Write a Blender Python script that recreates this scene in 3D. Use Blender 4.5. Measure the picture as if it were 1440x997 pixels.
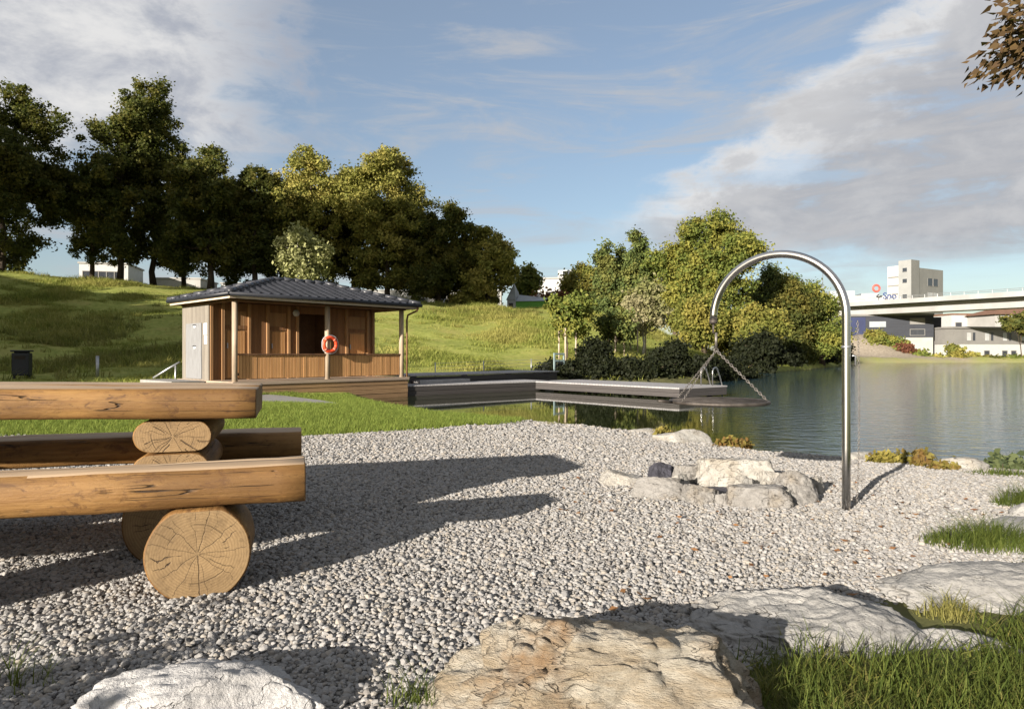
import bpy, bmesh, math, random
import numpy as np
from mathutils import Vector, noise as mnoise

for o in list(bpy.data.objects): bpy.data.objects.remove(o)
SC = bpy.context.scene
COL = SC.collection
R = math.radians
F = 960.0                      # focal length in photo pixels (24 mm)
random.seed(4)

# ------------------------------------------------------------------ camera, sky, sun, exposure
cam = bpy.data.cameras.new('camera'); cam_o = bpy.data.objects.new('camera', cam); COL.objects.link(cam_o)
cam.lens = 24; cam.sensor_width = 36; cam.clip_end = 3000; cam.clip_start = 0.05
cam_o.location = (0, 0, 1.0); cam_o.rotation_euler = (R(90), 0, 0)
SC.camera = cam_o
SUN_EL, SUN_DIR = R(14.0), (0.588, 0.809)        # light travels towards this heading
SUN_STRENGTH, SKY_STRENGTH, EXPOSURE = 5.0, 0.058, 1.45
SC.view_settings.view_transform = 'Standard'; SC.view_settings.look = 'None'
SC.view_settings.gamma = 1.0; SC.view_settings.exposure = EXPOSURE
SC.view_settings.use_curve_mapping = False
SC.cycles.use_denoising = True
SC.cycles.max_bounces = 6; SC.cycles.diffuse_bounces = 2; SC.cycles.glossy_bounces = 3
SC.cycles.transmission_bounces = 3; SC.cycles.transparent_max_bounces = 4

sun = bpy.data.lights.new('sun', 'SUN'); sun_o = bpy.data.objects.new('sun', sun); COL.objects.link(sun_o)
sun.energy = SUN_STRENGTH; sun.angle = R(0.5); sun.color = (1.0, 0.905, 0.79)
ldir = Vector((SUN_DIR[0]*math.cos(SUN_EL), SUN_DIR[1]*math.cos(SUN_EL), -math.sin(SUN_EL)))
sun_o.rotation_euler = ldir.to_track_quat('-Z', 'Y').to_euler(); sun_o.location = (-20, -25, 20)

class NT:
    """small helper over a node tree"""
    def __init__(s, nt): s.nt = nt; s.N = nt.nodes; s.L = nt.links
    def node(s, t, **kw):
        n = s.N.new(t)
        for k, v in kw.items(): setattr(n, k, v)
        return n
    def put(s, sock, v):
        if isinstance(v, bpy.types.NodeSocket): s.L.new(v, sock)
        elif isinstance(v, (tuple, list)) and len(v) == 3 and sock.type == 'RGBA': sock.default_value = (*v, 1)
        else: sock.default_value = v
    def m(s, op, a, b=0.0, c=0.0, clamp=False):
        n = s.node('ShaderNodeMath', operation=op, use_clamp=clamp)
        s.put(n.inputs[0], a); s.put(n.inputs[1], b); s.put(n.inputs[2], c)
        return n.outputs[0]
    def ss(s, x, a, b):
        n = s.node('ShaderNodeMapRange', interpolation_type='SMOOTHSTEP')
        s.put(n.inputs['Value'], x); s.put(n.inputs['From Min'], a); s.put(n.inputs['From Max'], b)
        return n.outputs['Result']
    def mix(s, f, a, b, blend='MIX'):
        n = s.node('ShaderNodeMix', data_type='RGBA', blend_type=blend)
        s.put(n.inputs[0], f); s.put(n.inputs[6], a); s.put(n.inputs[7], b)
        return n.outputs[2]
    def noise(s, vec, scale, detail=4, rough=0.55, dist=0.0):
        n = s.node('ShaderNodeTexNoise')
        s.put(n.inputs['Vector'], vec); n.inputs['Scale'].default_value = scale
        n.inputs['Detail'].default_value = detail; n.inputs['Roughness'].default_value = rough
        n.inputs['Distortion'].default_value = dist
        return n.outputs['Fac']
    def voro(s, vec, scale, feature='F1', out='Distance', rnd=1.0):
        n = s.node('ShaderNodeTexVoronoi', feature=feature)
        s.put(n.inputs['Vector'], vec); n.inputs['Scale'].default_value = scale
        n.inputs['Randomness'].default_value = rnd
        return n.outputs[out]
    def mapv(s, vec, scale=(1, 1, 1), rot=(0, 0, 0), loc=(0, 0, 0)):
        n = s.node('ShaderNodeMapping')
        s.put(n.inputs['Vector'], vec); n.inputs['Scale'].default_value = scale
        n.inputs['Rotation'].default_value = rot; n.inputs['Location'].default_value = loc
        return n.outputs[0]
    def sep(s, vec):
        n = s.node('ShaderNodeSeparateXYZ'); s.put(n.inputs[0], vec); return n.outputs
    def comb(s, x, y, z):
        n = s.node('ShaderNodeCombineXYZ')
        for i, v in enumerate((x, y, z)): s.put(n.inputs[i], v)
        return n.outputs[0]
    def bump(s, h, strength, dist):
        n = s.node('ShaderNodeBump'); s.put(n.inputs['Height'], h)
        n.inputs['Strength'].default_value = strength; n.inputs['Distance'].default_value = dist
        return n.outputs[0]

world = bpy.data.worlds.new('World'); SC.world = world; world.use_nodes = True
w = NT(world.node_tree); w.N.clear()
sky = w.node('ShaderNodeTexSky', sky_type='NISHITA')
sky.sun_disc = False; sky.sun_elevation = SUN_EL
sky.sun_rotation = math.atan2(-SUN_DIR[0], -SUN_DIR[1]) % (2*math.pi)
sky.air_density = 1.0; sky.dust_density = 1.3; sky.ozone_density = 1.5; sky.altitude = 400
dv = w.node('ShaderNodeTexCoord').outputs['Generated']
dx, dy, dz = w.sep(dv)
az = w.m('ARCTAN2', dx, dy); el = w.m('ARCSINE', dz)
stretch = w.mapv(dv, (2.2, 2.2, 6.5), (0, R(-9), 0))
n1 = w.noise(stretch, 1.5, 7, 0.6, 0.5)
n2 = w.noise(w.mapv(dv, (1, 1, 1.9), (0, R(-8), 0), (3.1, 1.7, 0.4)), 7.5, 9, 0.62, 0.25)
n3 = w.noise(w.mapv(dv, (1.2, 1.2, 8.0), (0, R(-14), 0), (7, 2, 1)), 2.6, 7, 0.64, 0.7)
nn = w.m('SUBTRACT', n2, 0.5); ns = w.m('SUBTRACT', n1, 0.5)
# bank of cloud high on the left
aL = w.m('ADD', az, w.m('MULTIPLY', nn, 0.55))
eL = w.m('ADD', el, w.m('MULTIPLY', nn, 0.28))
mL = w.m('MULTIPLY', w.ss(aL, -0.28, -0.42), w.ss(eL, 0.21, 0.31))
# long slanting bank on the right
top = w.m('ADD', 0.235, w.m('MULTIPLY', w.m('SUBTRACT', az, 0.165), 0.60))
dR = w.m('ADD', w.m('SUBTRACT', top, el), w.m('ADD', w.m('MULTIPLY', nn, 0.20), w.m('MULTIPLY', ns, 0.24)))
mR = w.m('MULTIPLY', w.m('MULTIPLY', w.ss(dR, 0.0, 0.06), w.ss(w.m('ADD', el, w.m('MULTIPLY', ns, 0.16)), 0.09, 0.17)), w.ss(az, 0.10, 0.26))
# thin streaks everywhere
mW = w.m('MULTIPLY', w.m('ADD', w.ss(n3, 0.44, 0.70), w.m('MULTIPLY', w.ss(n2, .56, .74), .5), clamp=True), 0.78)
shadeR = w.ss(w.m('ADD', dR, w.m('MULTIPLY', nn, 0.25)), 0.03, 0.17)
colR = w.mix(shadeR, (5.2, 5.15, 5.1), (2.8, 2.85, 3.05))
colR = w.mix(w.m('MULTIPLY', w.ss(n2, 0.46, 0.68), 0.75), colR, (4.0, 3.98, 4.02))
colR = w.mix(w.m('MULTIPLY', w.ss(n3, 0.46, 0.70), 0.8), colR, (3.5, 3.5, 3.6))
colL = w.mix(w.ss(n2, 0.36, 0.66), (2.7, 2.85, 3.25), (5.1, 5.05, 5.0))
skyc = w.mix(0.27, sky.outputs[0], (3.0, 3.2, 3.55))
c = w.mix(mW, skyc, (3.3, 3.35, 3.5))
brk = w.m('ADD', 0.45, w.m('MULTIPLY', w.ss(w.m('ADD', w.m('MULTIPLY', n2, .6), w.m('MULTIPLY', n3, .5)), .44, .56), 0.5))
c = w.mix(w.m('MULTIPLY', mR, brk), c, colR)
c = w.mix(w.m('MULTIPLY', mL, 0.95), c, colL)
bg = w.node('ShaderNodeBackground'); w.put(bg.inputs[0], c); bg.inputs[1].default_value = SKY_STRENGTH
w.L.new(bg.outputs[0], w.node('ShaderNodeOutputWorld').inputs[0])

# ------------------------------------------------------------------ tagging and building helpers
def tag(o, label=None, cat=None, group=None, kind=None):
    if label: o['label'] = label
    if cat: o['category'] = cat
    if group: o['group'] = group
    if kind: o['kind'] = kind
    return o
def thing(name, loc, rz, label, cat, group=None):
    o = bpy.data.objects.new(name, None); COL.objects.link(o)
    o.empty_display_size = 0.2; o.location = loc; o.rotation_euler = (0, 0, rz)
    return tag(o, label, cat, group)
def link(name, me, parent=None):
    o = bpy.data.objects.new(name, me); COL.objects.link(o)
    if parent is not None: o.parent = parent
    return o
def np_mesh(name, V, faces, nper, mats=(), mi=None, smooth=False):
    """V (n,3); faces (m,nper) int array"""
    me = bpy.data.meshes.new(name)
    V = np.asarray(V, dtype=np.float32); faces = np.asarray(faces, dtype=np.int32)
    me.vertices.add(len(V)); me.vertices.foreach_set('co', V.ravel())
    me.loops.add(faces.size); me.loops.foreach_set('vertex_index', faces.ravel())
    me.polygons.add(len(faces))
    me.polygons.foreach_set('loop_start', np.arange(0, faces.size, nper, dtype=np.int32))
    me.polygons.foreach_set('loop_total', np.full(len(faces), nper, dtype=np.int32))
    if smooth: me.polygons.foreach_set('use_smooth', np.ones(len(faces), dtype=bool))
    for m in mats: me.materials.append(m)
    if mi is not None: me.polygons.foreach_set('material_index', np.asarray(mi, dtype=np.int32))
    me.update(calc_edges=True); me.validate()
    return me
class MB:
    def __init__(s): s.V, s.Fc, s.MI = [], [], []
    def box(s, c, d, rz=0.0, m=0, rx=0.0, ry=0.0):
        n = len(s.V)
        from mathutils import Euler
        rot = Euler((rx, ry, rz)).to_matrix() if (rx or ry or rz) else None
        for z in (-.5, .5):
            for x, y in ((-.5, -.5), (.5, -.5), (.5, .5), (-.5, .5)):
                p = Vector((x*d[0], y*d[1], z*d[2]))
                if rot: p = rot @ p
                s.V.append((p.x+c[0], p.y+c[1], p.z+c[2]))
        for f in ((3, 2, 1, 0), (4, 5, 6, 7), (0, 1, 5, 4), (1, 2, 6, 5), (2, 3, 7, 6), (3, 0, 4, 7)):
            s.Fc.append([n+i for i in f]); s.MI.append(m)
        return s
    def b(s, x0, x1, y0, y1, z0, z1, m=0):
        return s.box(((x0+x1)/2, (y0+y1)/2, (z0+z1)/2), (x1-x0, y1-y0, z1-z0), m=m)
    def tube(s, pts, r, n=12, m=0, caps=True):
        pts = [Vector(p) for p in pts]; k = len(pts)
        rs = r if isinstance(r, (list, tuple)) else [r]*k
        base = len(s.V); up = None
        for i, p in enumerate(pts):
            t = (pts[min(i+1, k-1)] - pts[max(i-1, 0)]).normalized()
            if up is None:
                up = Vector((0, 0, 1)) if abs(t.z) < .9 else Vector((1, 0, 0))
            a = t.cross(up).normalized(); up = a.cross(t).normalized()
            for j in range(n):
                q = p + (a*math.cos(2*math.pi*j/n) + up*math.sin(2*math.pi*j/n))*rs[i]
                s.V.append(tuple(q))
        for i in range(k-1):
            for j in range(n):
                a0 = base+i*n+j; a1 = base+i*n+(j+1) % n
                s.Fc.append([a0, a1, a1+n, a0+n]); s.MI.append(m)
        if caps:
            s.Fc.append([base+j for j in range(n)][::-1]); s.MI.append(m)
            s.Fc.append([base+(k-1)*n+j for j in range(n)]); s.MI.append(m)
        return s
    def poly(s, pts, m=0):
        n = len(s.V); s.V += [tuple(p) for p in pts]; s.Fc.append(list(range(n, n+len(pts)))); s.MI.append(m); return s
    def prism(s, poly, z0, z1, m=0):
        """poly counter-clockwise in xy"""
        n = len(s.V); k = len(poly)
        s.V += [(p[0], p[1], z0) for p in poly] + [(p[0], p[1], z1) for p in poly]
        s.Fc.append([n+i for i in range(k)][::-1]); s.MI.append(m)
        s.Fc.append([n+k+i for i in range(k)]); s.MI.append(m)
        for i in range(k):
            j = (i+1) % k
            s.Fc.append([n+i, n+j, n+k+j, n+k+i]); s.MI.append(m)
        return s
    def build(s, name, mats, parent=None, smooth=False, bevel=0.0):
        me = bpy.data.meshes.new(name); me.from_pydata(s.V, [], s.Fc)
        if not isinstance(mats, (list, tuple)): mats = [mats]
        for m in mats: me.materials.append(m)
        for p, i in zip(me.polygons, s.MI): p.material_index = i; p.use_smooth = smooth
        me.update(); o = link(name, me, parent)
        if bevel:
            bv = o.modifiers.new('bevel', 'BEVEL'); bv.width = bevel; bv.segments = 2; bv.limit_method = 'ANGLE'
        return o

# ------------------------------------------------------------------ materials
def new_mat(name):
    m = bpy.data.materials.new(name); m.use_nodes = True
    t = NT(m.node_tree); b = t.N['Principled BSDF']
    b.inputs['Specular IOR Level'].default_value = 0.3
    return m, t, b
def simple(name, c1, c2=None, scale=6.0, rough=0.7, bump=0.0, bscale=None, bdist=0.01, metal=0.0, stretch=(1, 1, 1), detail=5, spec=0.3):
    m, t, b = new_mat(name)
    co = t.mapv(t.node('ShaderNodeTexCoord').outputs['Object'], stretch)
    if c2 is None: c2 = tuple(x*0.75 for x in c1)
    f = t.ss(t.noise(co, scale, detail, 0.6), 0.3, 0.7)
    t.put(b.inputs['Base Color'], t.mix(f, c1, c2))
    b.inputs['Roughness'].default_value = rough; b.inputs['Metallic'].default_value = metal
    b.inputs['Specular IOR Level'].default_value = spec
    if bump: t.put(b.inputs['Normal'], t.bump(t.noise(co, bscale or scale*3, 6, 0.6), bump, bdist))
    return m
def wood_board(name, c1, c2, axis=2, pitch=0.1, off=0.0, across=0, rough=0.65):
    """boards whose grain runs along axis, seams every pitch across"""
    m, t, b = new_mat(name)
    co = t.node('ShaderNodeTexCoord').outputs['Object']
    st = [14, 14, 14]; st[axis] = 0.7
    xyz = t.sep(co)
    bid = t.m('FLOOR', t.m('DIVIDE', t.m('ADD', xyz[across], off), pitch))
    wn = t.node('ShaderNodeTexWhiteNoise', noise_dimensions='1D'); t.put(wn.inputs['W'], bid)
    g = t.noise(t.mapv(co, st), 2.0, 6, 0.65, 0.3)
    f = t.m('ADD', t.m('MULTIPLY', t.ss(g, .3, .7), .55), t.m('MULTIPLY', wn.outputs['Value'], .5), clamp=True)
    t.put(b.inputs['Base Color'], t.mix(f, c1, c2))
    b.inputs['Roughness'].default_value = rough
    fr = t.m('FRACT', t.m('DIVIDE', t.m('ADD', xyz[across], off), pitch))
    seam = t.ss(t.m('ABSOLUTE', t.m('SUBTRACT', fr, .5)), .43, .49)
    t.put(b.inputs['Normal'], t.bump(t.m('ADD', t.m('MULTIPLY', seam, -1.0), t.m('MULTIPLY', g, .25)), .8, .012))
    return m
def leaf_mat(name, c1, c2, c3=None, trans=0.28, nscale=0.5):
    m = bpy.data.materials.new(name); m.use_nodes = True
    t = NT(m.node_tree); t.N.clear()
    gi = t.node('ShaderNodeNewGeometry')
    oi = t.node('ShaderNodeObjectInfo')
    n = t.noise(gi.outputs['Position'], nscale, 3)
    c = t.mix(gi.outputs['Random Per Island'], c1, c2)
    if c3: c = t.mix(t.ss(t.m('ADD', n, t.m('MULTIPLY', gi.outputs['Random Per Island'], .12)), .5, .7), c, c3)
    c = t.mix(t.m('MULTIPLY', oi.outputs['Random'], .25), c, tuple(x*0.6 for x in c1))
    d = t.node('ShaderNodeBsdfPrincipled'); t.put(d.inputs['Base Color'], c)
    d.inputs['Roughness'].default_value = .7; d.inputs['Specular IOR Level'].default_value = .16
    tr = t.node('ShaderNodeBsdfTranslucent'); t.put(tr.inputs['Color'], t.mix(.3, c, (.3, .35, .05)))
    mx = t.node('ShaderNodeMixShader'); mx.inputs[0].default_value = trans
    t.L.new(d.outputs[0], mx.inputs[1]); t.L.new(tr.outputs[0], mx.inputs[2])
    t.L.new(mx.outputs[0], t.node('ShaderNodeOutputMaterial').inputs[0])
    return m
def log_side(name, c1, c2, dark):
    m, t, b = new_mat(name)
    co = t.node('ShaderNodeTexCoord').outputs['Object']
    oi = t.node('ShaderNodeObjectInfo')
    va = t.node('ShaderNodeVectorMath', operation='ADD'); t.put(va.inputs[0], co)
    t.put(va.inputs[1], t.comb(t.m('MULTIPLY', oi.outputs['Random'], 9.0), 0.0, 0.0)); co = va.outputs[0]
    g = t.noise(t.mapv(co, (1.2, 22, 22)), 2.2, 8, 0.68, 0.35)
    blot = t.noise(t.mapv(co, (3.2, 7, 7)), 2.4, 8, 0.72, 1.2)
    big = t.noise(t.mapv(co, (1.0, 3, 3)), 1.6, 4, .6)
    speck = t.noise(t.mapv(co, (14, 30, 30)), 2.0, 5, .7)
    c = t.mix(t.ss(g, .30, .70), c1, c2)
    c = t.mix(t.m('MULTIPLY', t.ss(big, .40, .62), .7), c, tuple(v*.55 for v in c2))
    c = t.mix(t.m('MULTIPLY', t.ss(blot, .52, .66), .85), c, dark)
    c = t.mix(t.m('MULTIPLY', t.ss(speck, .56, .72), .6), c, tuple(v*.7 for v in dark))
    wob = t.noise(t.mapv(co, (1.6, 1, 1)), 2.0, 4)
    lines = t.noise(t.mapv(co, (.35, 10, 10)), 1.6, 3, .5, .25)
    crack = t.m('MULTIPLY', t.ss(t.m('ABSOLUTE', t.m('SUBTRACT', lines, .53)), .009, .0), t.ss(wob, .44, .56))
    kd = t.voro(t.mapv(co, (2.0, 4, 4)), 1.0)
    knot = t.ss(kd, .16, .04)
    c = t.mix(t.m('MULTIPLY', knot, .8), c, tuple(x*.5 for x in dark))
    c = t.mix(t.m('MULTIPLY', crack, .9), c, (.022, .014, .009))
    t.put(b.inputs['Base Color'], c); b.inputs['Roughness'].default_value = .62
    h = t.m('SUBTRACT', t.m('ADD', t.m('MULTIPLY', g, .5), t.m('MULTIPLY', blot, -.35)), crack)
    t.put(b.inputs['Normal'], t.bump(h, .9, .009))
    return m
def end_grain(name, c1, c2, rad=0.22):
    """rings and radial cracks round the local x axis"""
    m, t, b = new_mat(name)
    co = t.node('ShaderNodeTexCoord').outputs['Object']
    oi = t.node('ShaderNodeObjectInfo')
    x, y, z = t.sep(co)
    wn = t.noise(co, 9.0, 5)
    r = t.m('SQRT', t.m('ADD', t.m('MULTIPLY', y, y), t.m('MULTIPLY', z, z)))
    rw = t.m('ADD', r, t.m('MULTIPLY', wn, .03))
    ring = t.m('SINE', t.m('MULTIPLY', rw, 2*math.pi/.011))
    c = t.mix(t.m('MULTIPLY', t.ss(ring, -.6, 1.0), .55), c1, c2)
    patch = t.noise(co, 3.0, 6, .6)
    c = t.mix(t.m('MULTIPLY', t.ss(patch, .42, .66), .62), c, tuple(v*.6 for v in c2))
    c = t.mix(t.m('MULTIPLY', t.ss(t.noise(co, 40.0, 6, .7), .5, .72), .5), c, tuple(v*.5 for v in c2))
    c = t.mix(t.m('MULTIPLY', t.ss(r, rad*.86, rad*1.02), .45), c, (.13, .075, .035))
    th = t.m('ARCTAN2', z, y)
    # several radial drying cracks of different lengths
    crack = None
    rr = random.Random(name)
    k = 24
    for i in range(k):
        a = -math.pi + 2*math.pi*(i + rr.uniform(-.36, .36))/k
        r0, r1 = rr.choice((.0, .02, .2, .45, .6)), rr.uniform(.55, 1.04)
        dth = t.m('ABSOLUTE', t.m('SUBTRACT', t.m('ADD', th, t.m('MULTIPLY', t.m('SUBTRACT', wn, .5), rr.uniform(.35, .95))), a))
        dd = t.m('MULTIPLY', dth, r)
        wdt = rr.choice((.0008, .0011, .0014, .002, .0032))
        ck = t.m('MULTIPLY', t.ss(dd, wdt, wdt*.35), t.m('MULTIPLY', t.ss(r, r0*rad, r0*rad+.012), t.ss(r, r1*rad, r1*rad-.02)))
        ck = t.m('MULTIPLY', ck, rr.choice((1.0, .85, .55, .4, .3)))
        crack = ck if crack is None else t.m('MAXIMUM', crack, ck)
    arc = t.m('MULTIPLY', t.ss(t.m('ABSOLUTE', t.m('SUBTRACT', rw, rad*.62)), .003, .001), t.ss(t.noise(co, 6.0, 2), .5, .6))
    crack = t.m('MAXIMUM', crack, t.m('MULTIPLY', arc, .35))
    c = t.mix(crack, c, (.035, .02, .01))
    t.put(b.inputs['Base Color'], c); b.inputs['Roughness'].default_value = .72
    h = t.m('SUBTRACT', t.m('MULTIPLY', t.noise(t.mapv(co, (1, 1, 1)), 60, 4), .3), crack)
    t.put(b.inputs['Normal'], t.bump(h, .9, .006))
    return m
def rock_mat(name, c1, c2, c3, stretch=(1, 1, 1), rot=(0, 0, 0), scale=4.0, bump=.9, crack=.6, stain=.5, lich=None):
    m, t, b = new_mat(name)
    co0 = t.node('ShaderNodeTexCoord').outputs['Object']
    oi = t.node('ShaderNodeObjectInfo')
    va = t.node('ShaderNodeVectorMath', operation='ADD'); t.put(va.inputs[0], co0)
    t.put(va.inputs[1], t.comb(t.m('MULTIPLY', oi.outputs['Random'], 17.0), t.m('MULTIPLY', oi.outputs['Random'], 5.0), 0.0))
    co = t.mapv(va.outputs[0], stretch, rot)
    n1 = t.noise(co, scale, 8, .62, .4); n2 = t.noise(va.outputs[0], scale*.6, 5, .6)
    n3 = t.noise(co, scale*5, 6, .7)
    c = t.mix(t.ss(n1, .34, .66), c1, c2)
    c = t.mix(t.m('MULTIPLY', t.ss(n2, .5, .68), stain), c, c3)
    c = t.mix(t.m('MULTIPLY', t.ss(n3, .5, .75), .45), c, tuple(v*.45 for v in c2))
    vd = t.noise(co, scale*1.6, 3, .5, .6)
    ck = t.m('MULTIPLY', t.ss(t.m('ABSOLUTE', t.m('SUBTRACT', vd, .5)), .012, .002), t.ss(n2, .42, .56))
    c = t.mix(t.m('MULTIPLY', ck, crack), c, tuple(v*.2 for v in c3))
    t.put(b.inputs['Base Color'], c); b.inputs['Roughness'].default_value = .85
    n4 = t.noise(co, scale*14, 5, .7)
    c = t.mix(t.m('MULTIPLY', t.ss(n4, .52, .7), .35), c, tuple(v*.4 for v in c2))
    t.put(b.inputs['Base Color'], c)
    h = t.m('ADD', t.m('ADD', t.m('ADD', n1, t.m('MULTIPLY', n3, .5)), t.m('MULTIPLY', n4, .25)), t.m('MULTIPLY', ck, -.5))
    t.put(b.inputs['Normal'], t.bump(h, bump, .03))
    return m

M = {}
M['hut_brown'] = wood_board('hut_brown_boards', (.24, .122, .052), (.145, .07, .029), 2, .115)
M['hut_door'] = wood_board('hut_door_boards', (.34, .195, .09), (.23, .125, .055), 2, .105)
M['hut_rail'] = wood_board('hut_rail_boards', (.55, .30, .12), (.36, .18, .068), 2, .104)
M['hut_grey'] = wood_board('weathered_boards', (.215, .195, .165), (.125, .11, .092), 2, .14, across=1)
M['grey_door'] = simple('painted_pale_door', (0.202, 0.205, 0.209), (0.166, 0.166, 0.169), 3, .5, stretch=(1, 6, 1))
M['skirt'] = wood_board('skirt_boards', (.33, .21, .11), (.19, .115, .058), 0, .14, .0, 2)
M['deck'] = wood_board('deck_boards', (0.378, 0.297, 0.225), (0.27, 0.207, 0.153), 0, .14, .0, 1)
M['post'] = simple('peeled_post', (0.352, 0.285, 0.21), (0.247, 0.188, 0.131), 3, .6, .2, stretch=(8, 8, .6))
M['fascia'] = simple('pale_fascia', (.52, .43, .33), (.40, .32, .24), 3, .6, stretch=(1, 1, 8))
M['beam'] = simple('brown_beam', (.16, .085, .042), (.10, .052, .026), 3, .6)
M['dark'] = simple('dark_interior', (.03, .022, .016), None, 3, .8)
M['slate'] = simple('slate_tile', (0.039, 0.0413, 0.0495), (0.0248, 0.0263, 0.0315), 3, .42, .3, 30, .004, spec=.5)
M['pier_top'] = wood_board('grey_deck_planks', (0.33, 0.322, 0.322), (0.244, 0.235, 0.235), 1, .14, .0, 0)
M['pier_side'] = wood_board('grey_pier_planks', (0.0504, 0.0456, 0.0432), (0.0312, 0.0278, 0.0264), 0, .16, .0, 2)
M['steel'] = simple('brushed_steel', (.56, .55, .53), (.44, .43, .42), 5, .24, metal=1.0, stretch=(1, 1, .2))
M['galv'] = simple('galvanised_steel', (.42, .43, .44), (.33, .34, .35), 8, .45, metal=.8)
M['iron'] = simple('sooty_iron', (.10, .088, .078), (.05, .042, .036), 14, .6, .3, metal=.6)
M['chain'] = simple('chain_steel', (.20, .185, .17), (.12, .11, .10), 20, .5, metal=.7)
M['buoy'] = simple('orange_red_plastic', (.74, .085, .03), (.62, .06, .022), 4, .45)
M['buoy_band'] = simple('buoy_band', (.66, .22, .15), None, 4, .5)
M['white'] = simple('white_paint', (0.371, 0.371, 0.361), (0.323, 0.323, 0.314), 2, .6)
M['paper'] = simple('white_notice', (0.64, 0.648, 0.672), (0.6, 0.608, 0.632), 2, .5)
M['black'] = simple('black_plastic', (.018, .02, .026), None, 3, .45)
M['concrete'] = simple('bridge_concrete', (0.264, 0.264, 0.26), (0.208, 0.208, 0.204), .25, .85, stretch=(1, 1, .4))
M['concrete_dark'] = simple('dark_concrete', (.16, .14, .12), (.11, .10, .085), .3, .85)
M['slab'] = simple('pale_paving', (0.252, 0.246, 0.233), (0.195, 0.189, 0.179), 3, .9, .3)
M['tower_grey'] = simple('tower_grey_plaster', (.15, .153, .145), (.13, .133, .126), .2, .8)
M['tower_wall'] = simple('tower_plaster', (.225, .23, .225), (.19, .195, .19), .2, .8)
M['tower_white'] = simple('tower_balconies', (0.403, 0.398, 0.375), (0.358, 0.353, 0.33), .4, .7)
M['blue_clad'] = simple('blue_grey_cladding', (0.0268, 0.0304, 0.0393), (0.0215, 0.0236, 0.0304), .3, .55, stretch=(1, 1, 6))
M['navy_clad'] = simple('navy_cladding', (.02, .028, .075), (.017, .022, .055), .5, .5)
M['plaster'] = simple('pale_plaster', (0.294, 0.289, 0.273), (0.246, 0.241, 0.226), .3, .85)
M['plaster_grey'] = simple('grey_plaster', (0.163, 0.159, 0.15), (0.137, 0.133, 0.127), .3, .85)
M['glass_dark'] = simple('window_glass', (.035, .04, .048), (.025, .028, .035), 2, .12, spec=.6)
M['glass_pale'] = simple('pale_window_glass', (0.33, 0.336, 0.33), (0.252, 0.264, 0.27), 1, .3, spec=.6)  # panes in a pale grey base colour
M['brown_roof'] = simple('brown_roof', (.17, .095, .06), (.12, .065, .042), 1, .8)
M['green_paint'] = simple('green_boards', (.085, .26, .035), (.065, .20, .028), 1, .6)
M['grey_metal'] = simple('grey_sheet_metal', (0.266, 0.294, 0.315), (0.21, 0.231, 0.252), 1, .4)
M['sign_red'] = simple('sign_red', (0.576, 0.096, 0.072), None, 1, .5)
M['sign_blue'] = simple('sign_blue', (.03, .06, .20), None, 1, .5)
M['teal_frame'] = simple('teal_grey_frame', (.20, .27, .27), (.15, .20, .205), 3, .5)
M['bark'] = simple('bark', (.075, .055, .038), (.035, .026, .018), 3, .9, .8, 9, .05, stretch=(1, 1, .3))
M['bark_pale'] = simple('pale_bark', (.46, .42, .36), (.185, .172, .152), 3, .8, .3, stretch=(1, 1, .6))
M['stake'] = simple('stake_wood', (.40, .33, .25), (.30, .24, .18), 3, .8)
M['log_side'] = log_side('log_side', (.235, .13, .042), (.16, .079, .023), (.085, .04, .014))
M['log_top'] = log_side('log_table_side', (.245, .138, .043), (.17, .084, .025), (.068, .031, .012))
M['log_dark'] = log_side('dark_log_side', (.15, .08, .042), (.10, .05, .028), (.05, .027, .016))
M['planed_lit'] = wood_board('planed_lit_top', (.40, .30, .20), (.30, .21, .13), 0, .2, .0, 1)  # flat tops coloured lighter, standing in for bright sun on them
M['end'] = end_grain('log_end_grain', (.225, .152, .074), (.15, .095, .044))
M['end_small'] = end_grain('log_small_end_grain', (.22, .145, .07), (.145, .09, .041), .18)
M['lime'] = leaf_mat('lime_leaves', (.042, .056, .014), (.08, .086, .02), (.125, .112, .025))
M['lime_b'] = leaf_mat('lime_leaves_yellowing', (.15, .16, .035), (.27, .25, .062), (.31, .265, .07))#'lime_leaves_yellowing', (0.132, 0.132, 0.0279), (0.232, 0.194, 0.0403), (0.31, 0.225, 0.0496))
M['green'] = leaf_mat('green_leaves', (.075, .105, .022), (.145, .165, .035), (.205, .195, .04))
M['yellow'] = leaf_mat('yellow_leaves', (.105, .12, .025), (.19, .19, .042), (.25, .215, .05))
M['conifer'] = leaf_mat('conifer_needles', (0.054, 0.0792, 0.024), (0.102, 0.126, 0.0336), (0.144, 0.144, 0.036), trans=.1)
M['pink'] = leaf_mat('pale_pink_leaves', (.22, .205, .11), (.31, .275, .155), (.17, .18, .06))
M['pale'] = leaf_mat('pale_green_leaves', (.22, .23, .09), (.33, .33, .15))
M['shaded_bush'] = leaf_mat('dark_shaded_leaves', (0.00648, 0.00936, 0.0036), (0.0137, 0.0166, 0.0054), trans=.12)  # leaves coloured near black to carry the shade over the pier shrubs
M['red_leaf'] = leaf_mat('red_leaves', (.10, .035, .024), (.14, .06, .032))
M['overhang'] = leaf_mat('bronze_leaves', (.05, .03, .016), (.085, .055, .02), trans=.15)
M['shore'] = leaf_mat('shore_plant_leaves', (.13, .115, .025), (.23, .19, .045), (.15, .085, .03), nscale=3)
M['lily'] = leaf_mat('water_plant_leaves', (.03, .045, .022), (.09, .105, .04), trans=.1)
M['grass_shaded'] = leaf_mat('long_grass_shaded', (0.0425, 0.0663, 0.0119), (0.102, 0.123, 0.0255), trans=.3, nscale=2.0)  # darker copy of the lawn blades, foreground shade put into the colour
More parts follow.
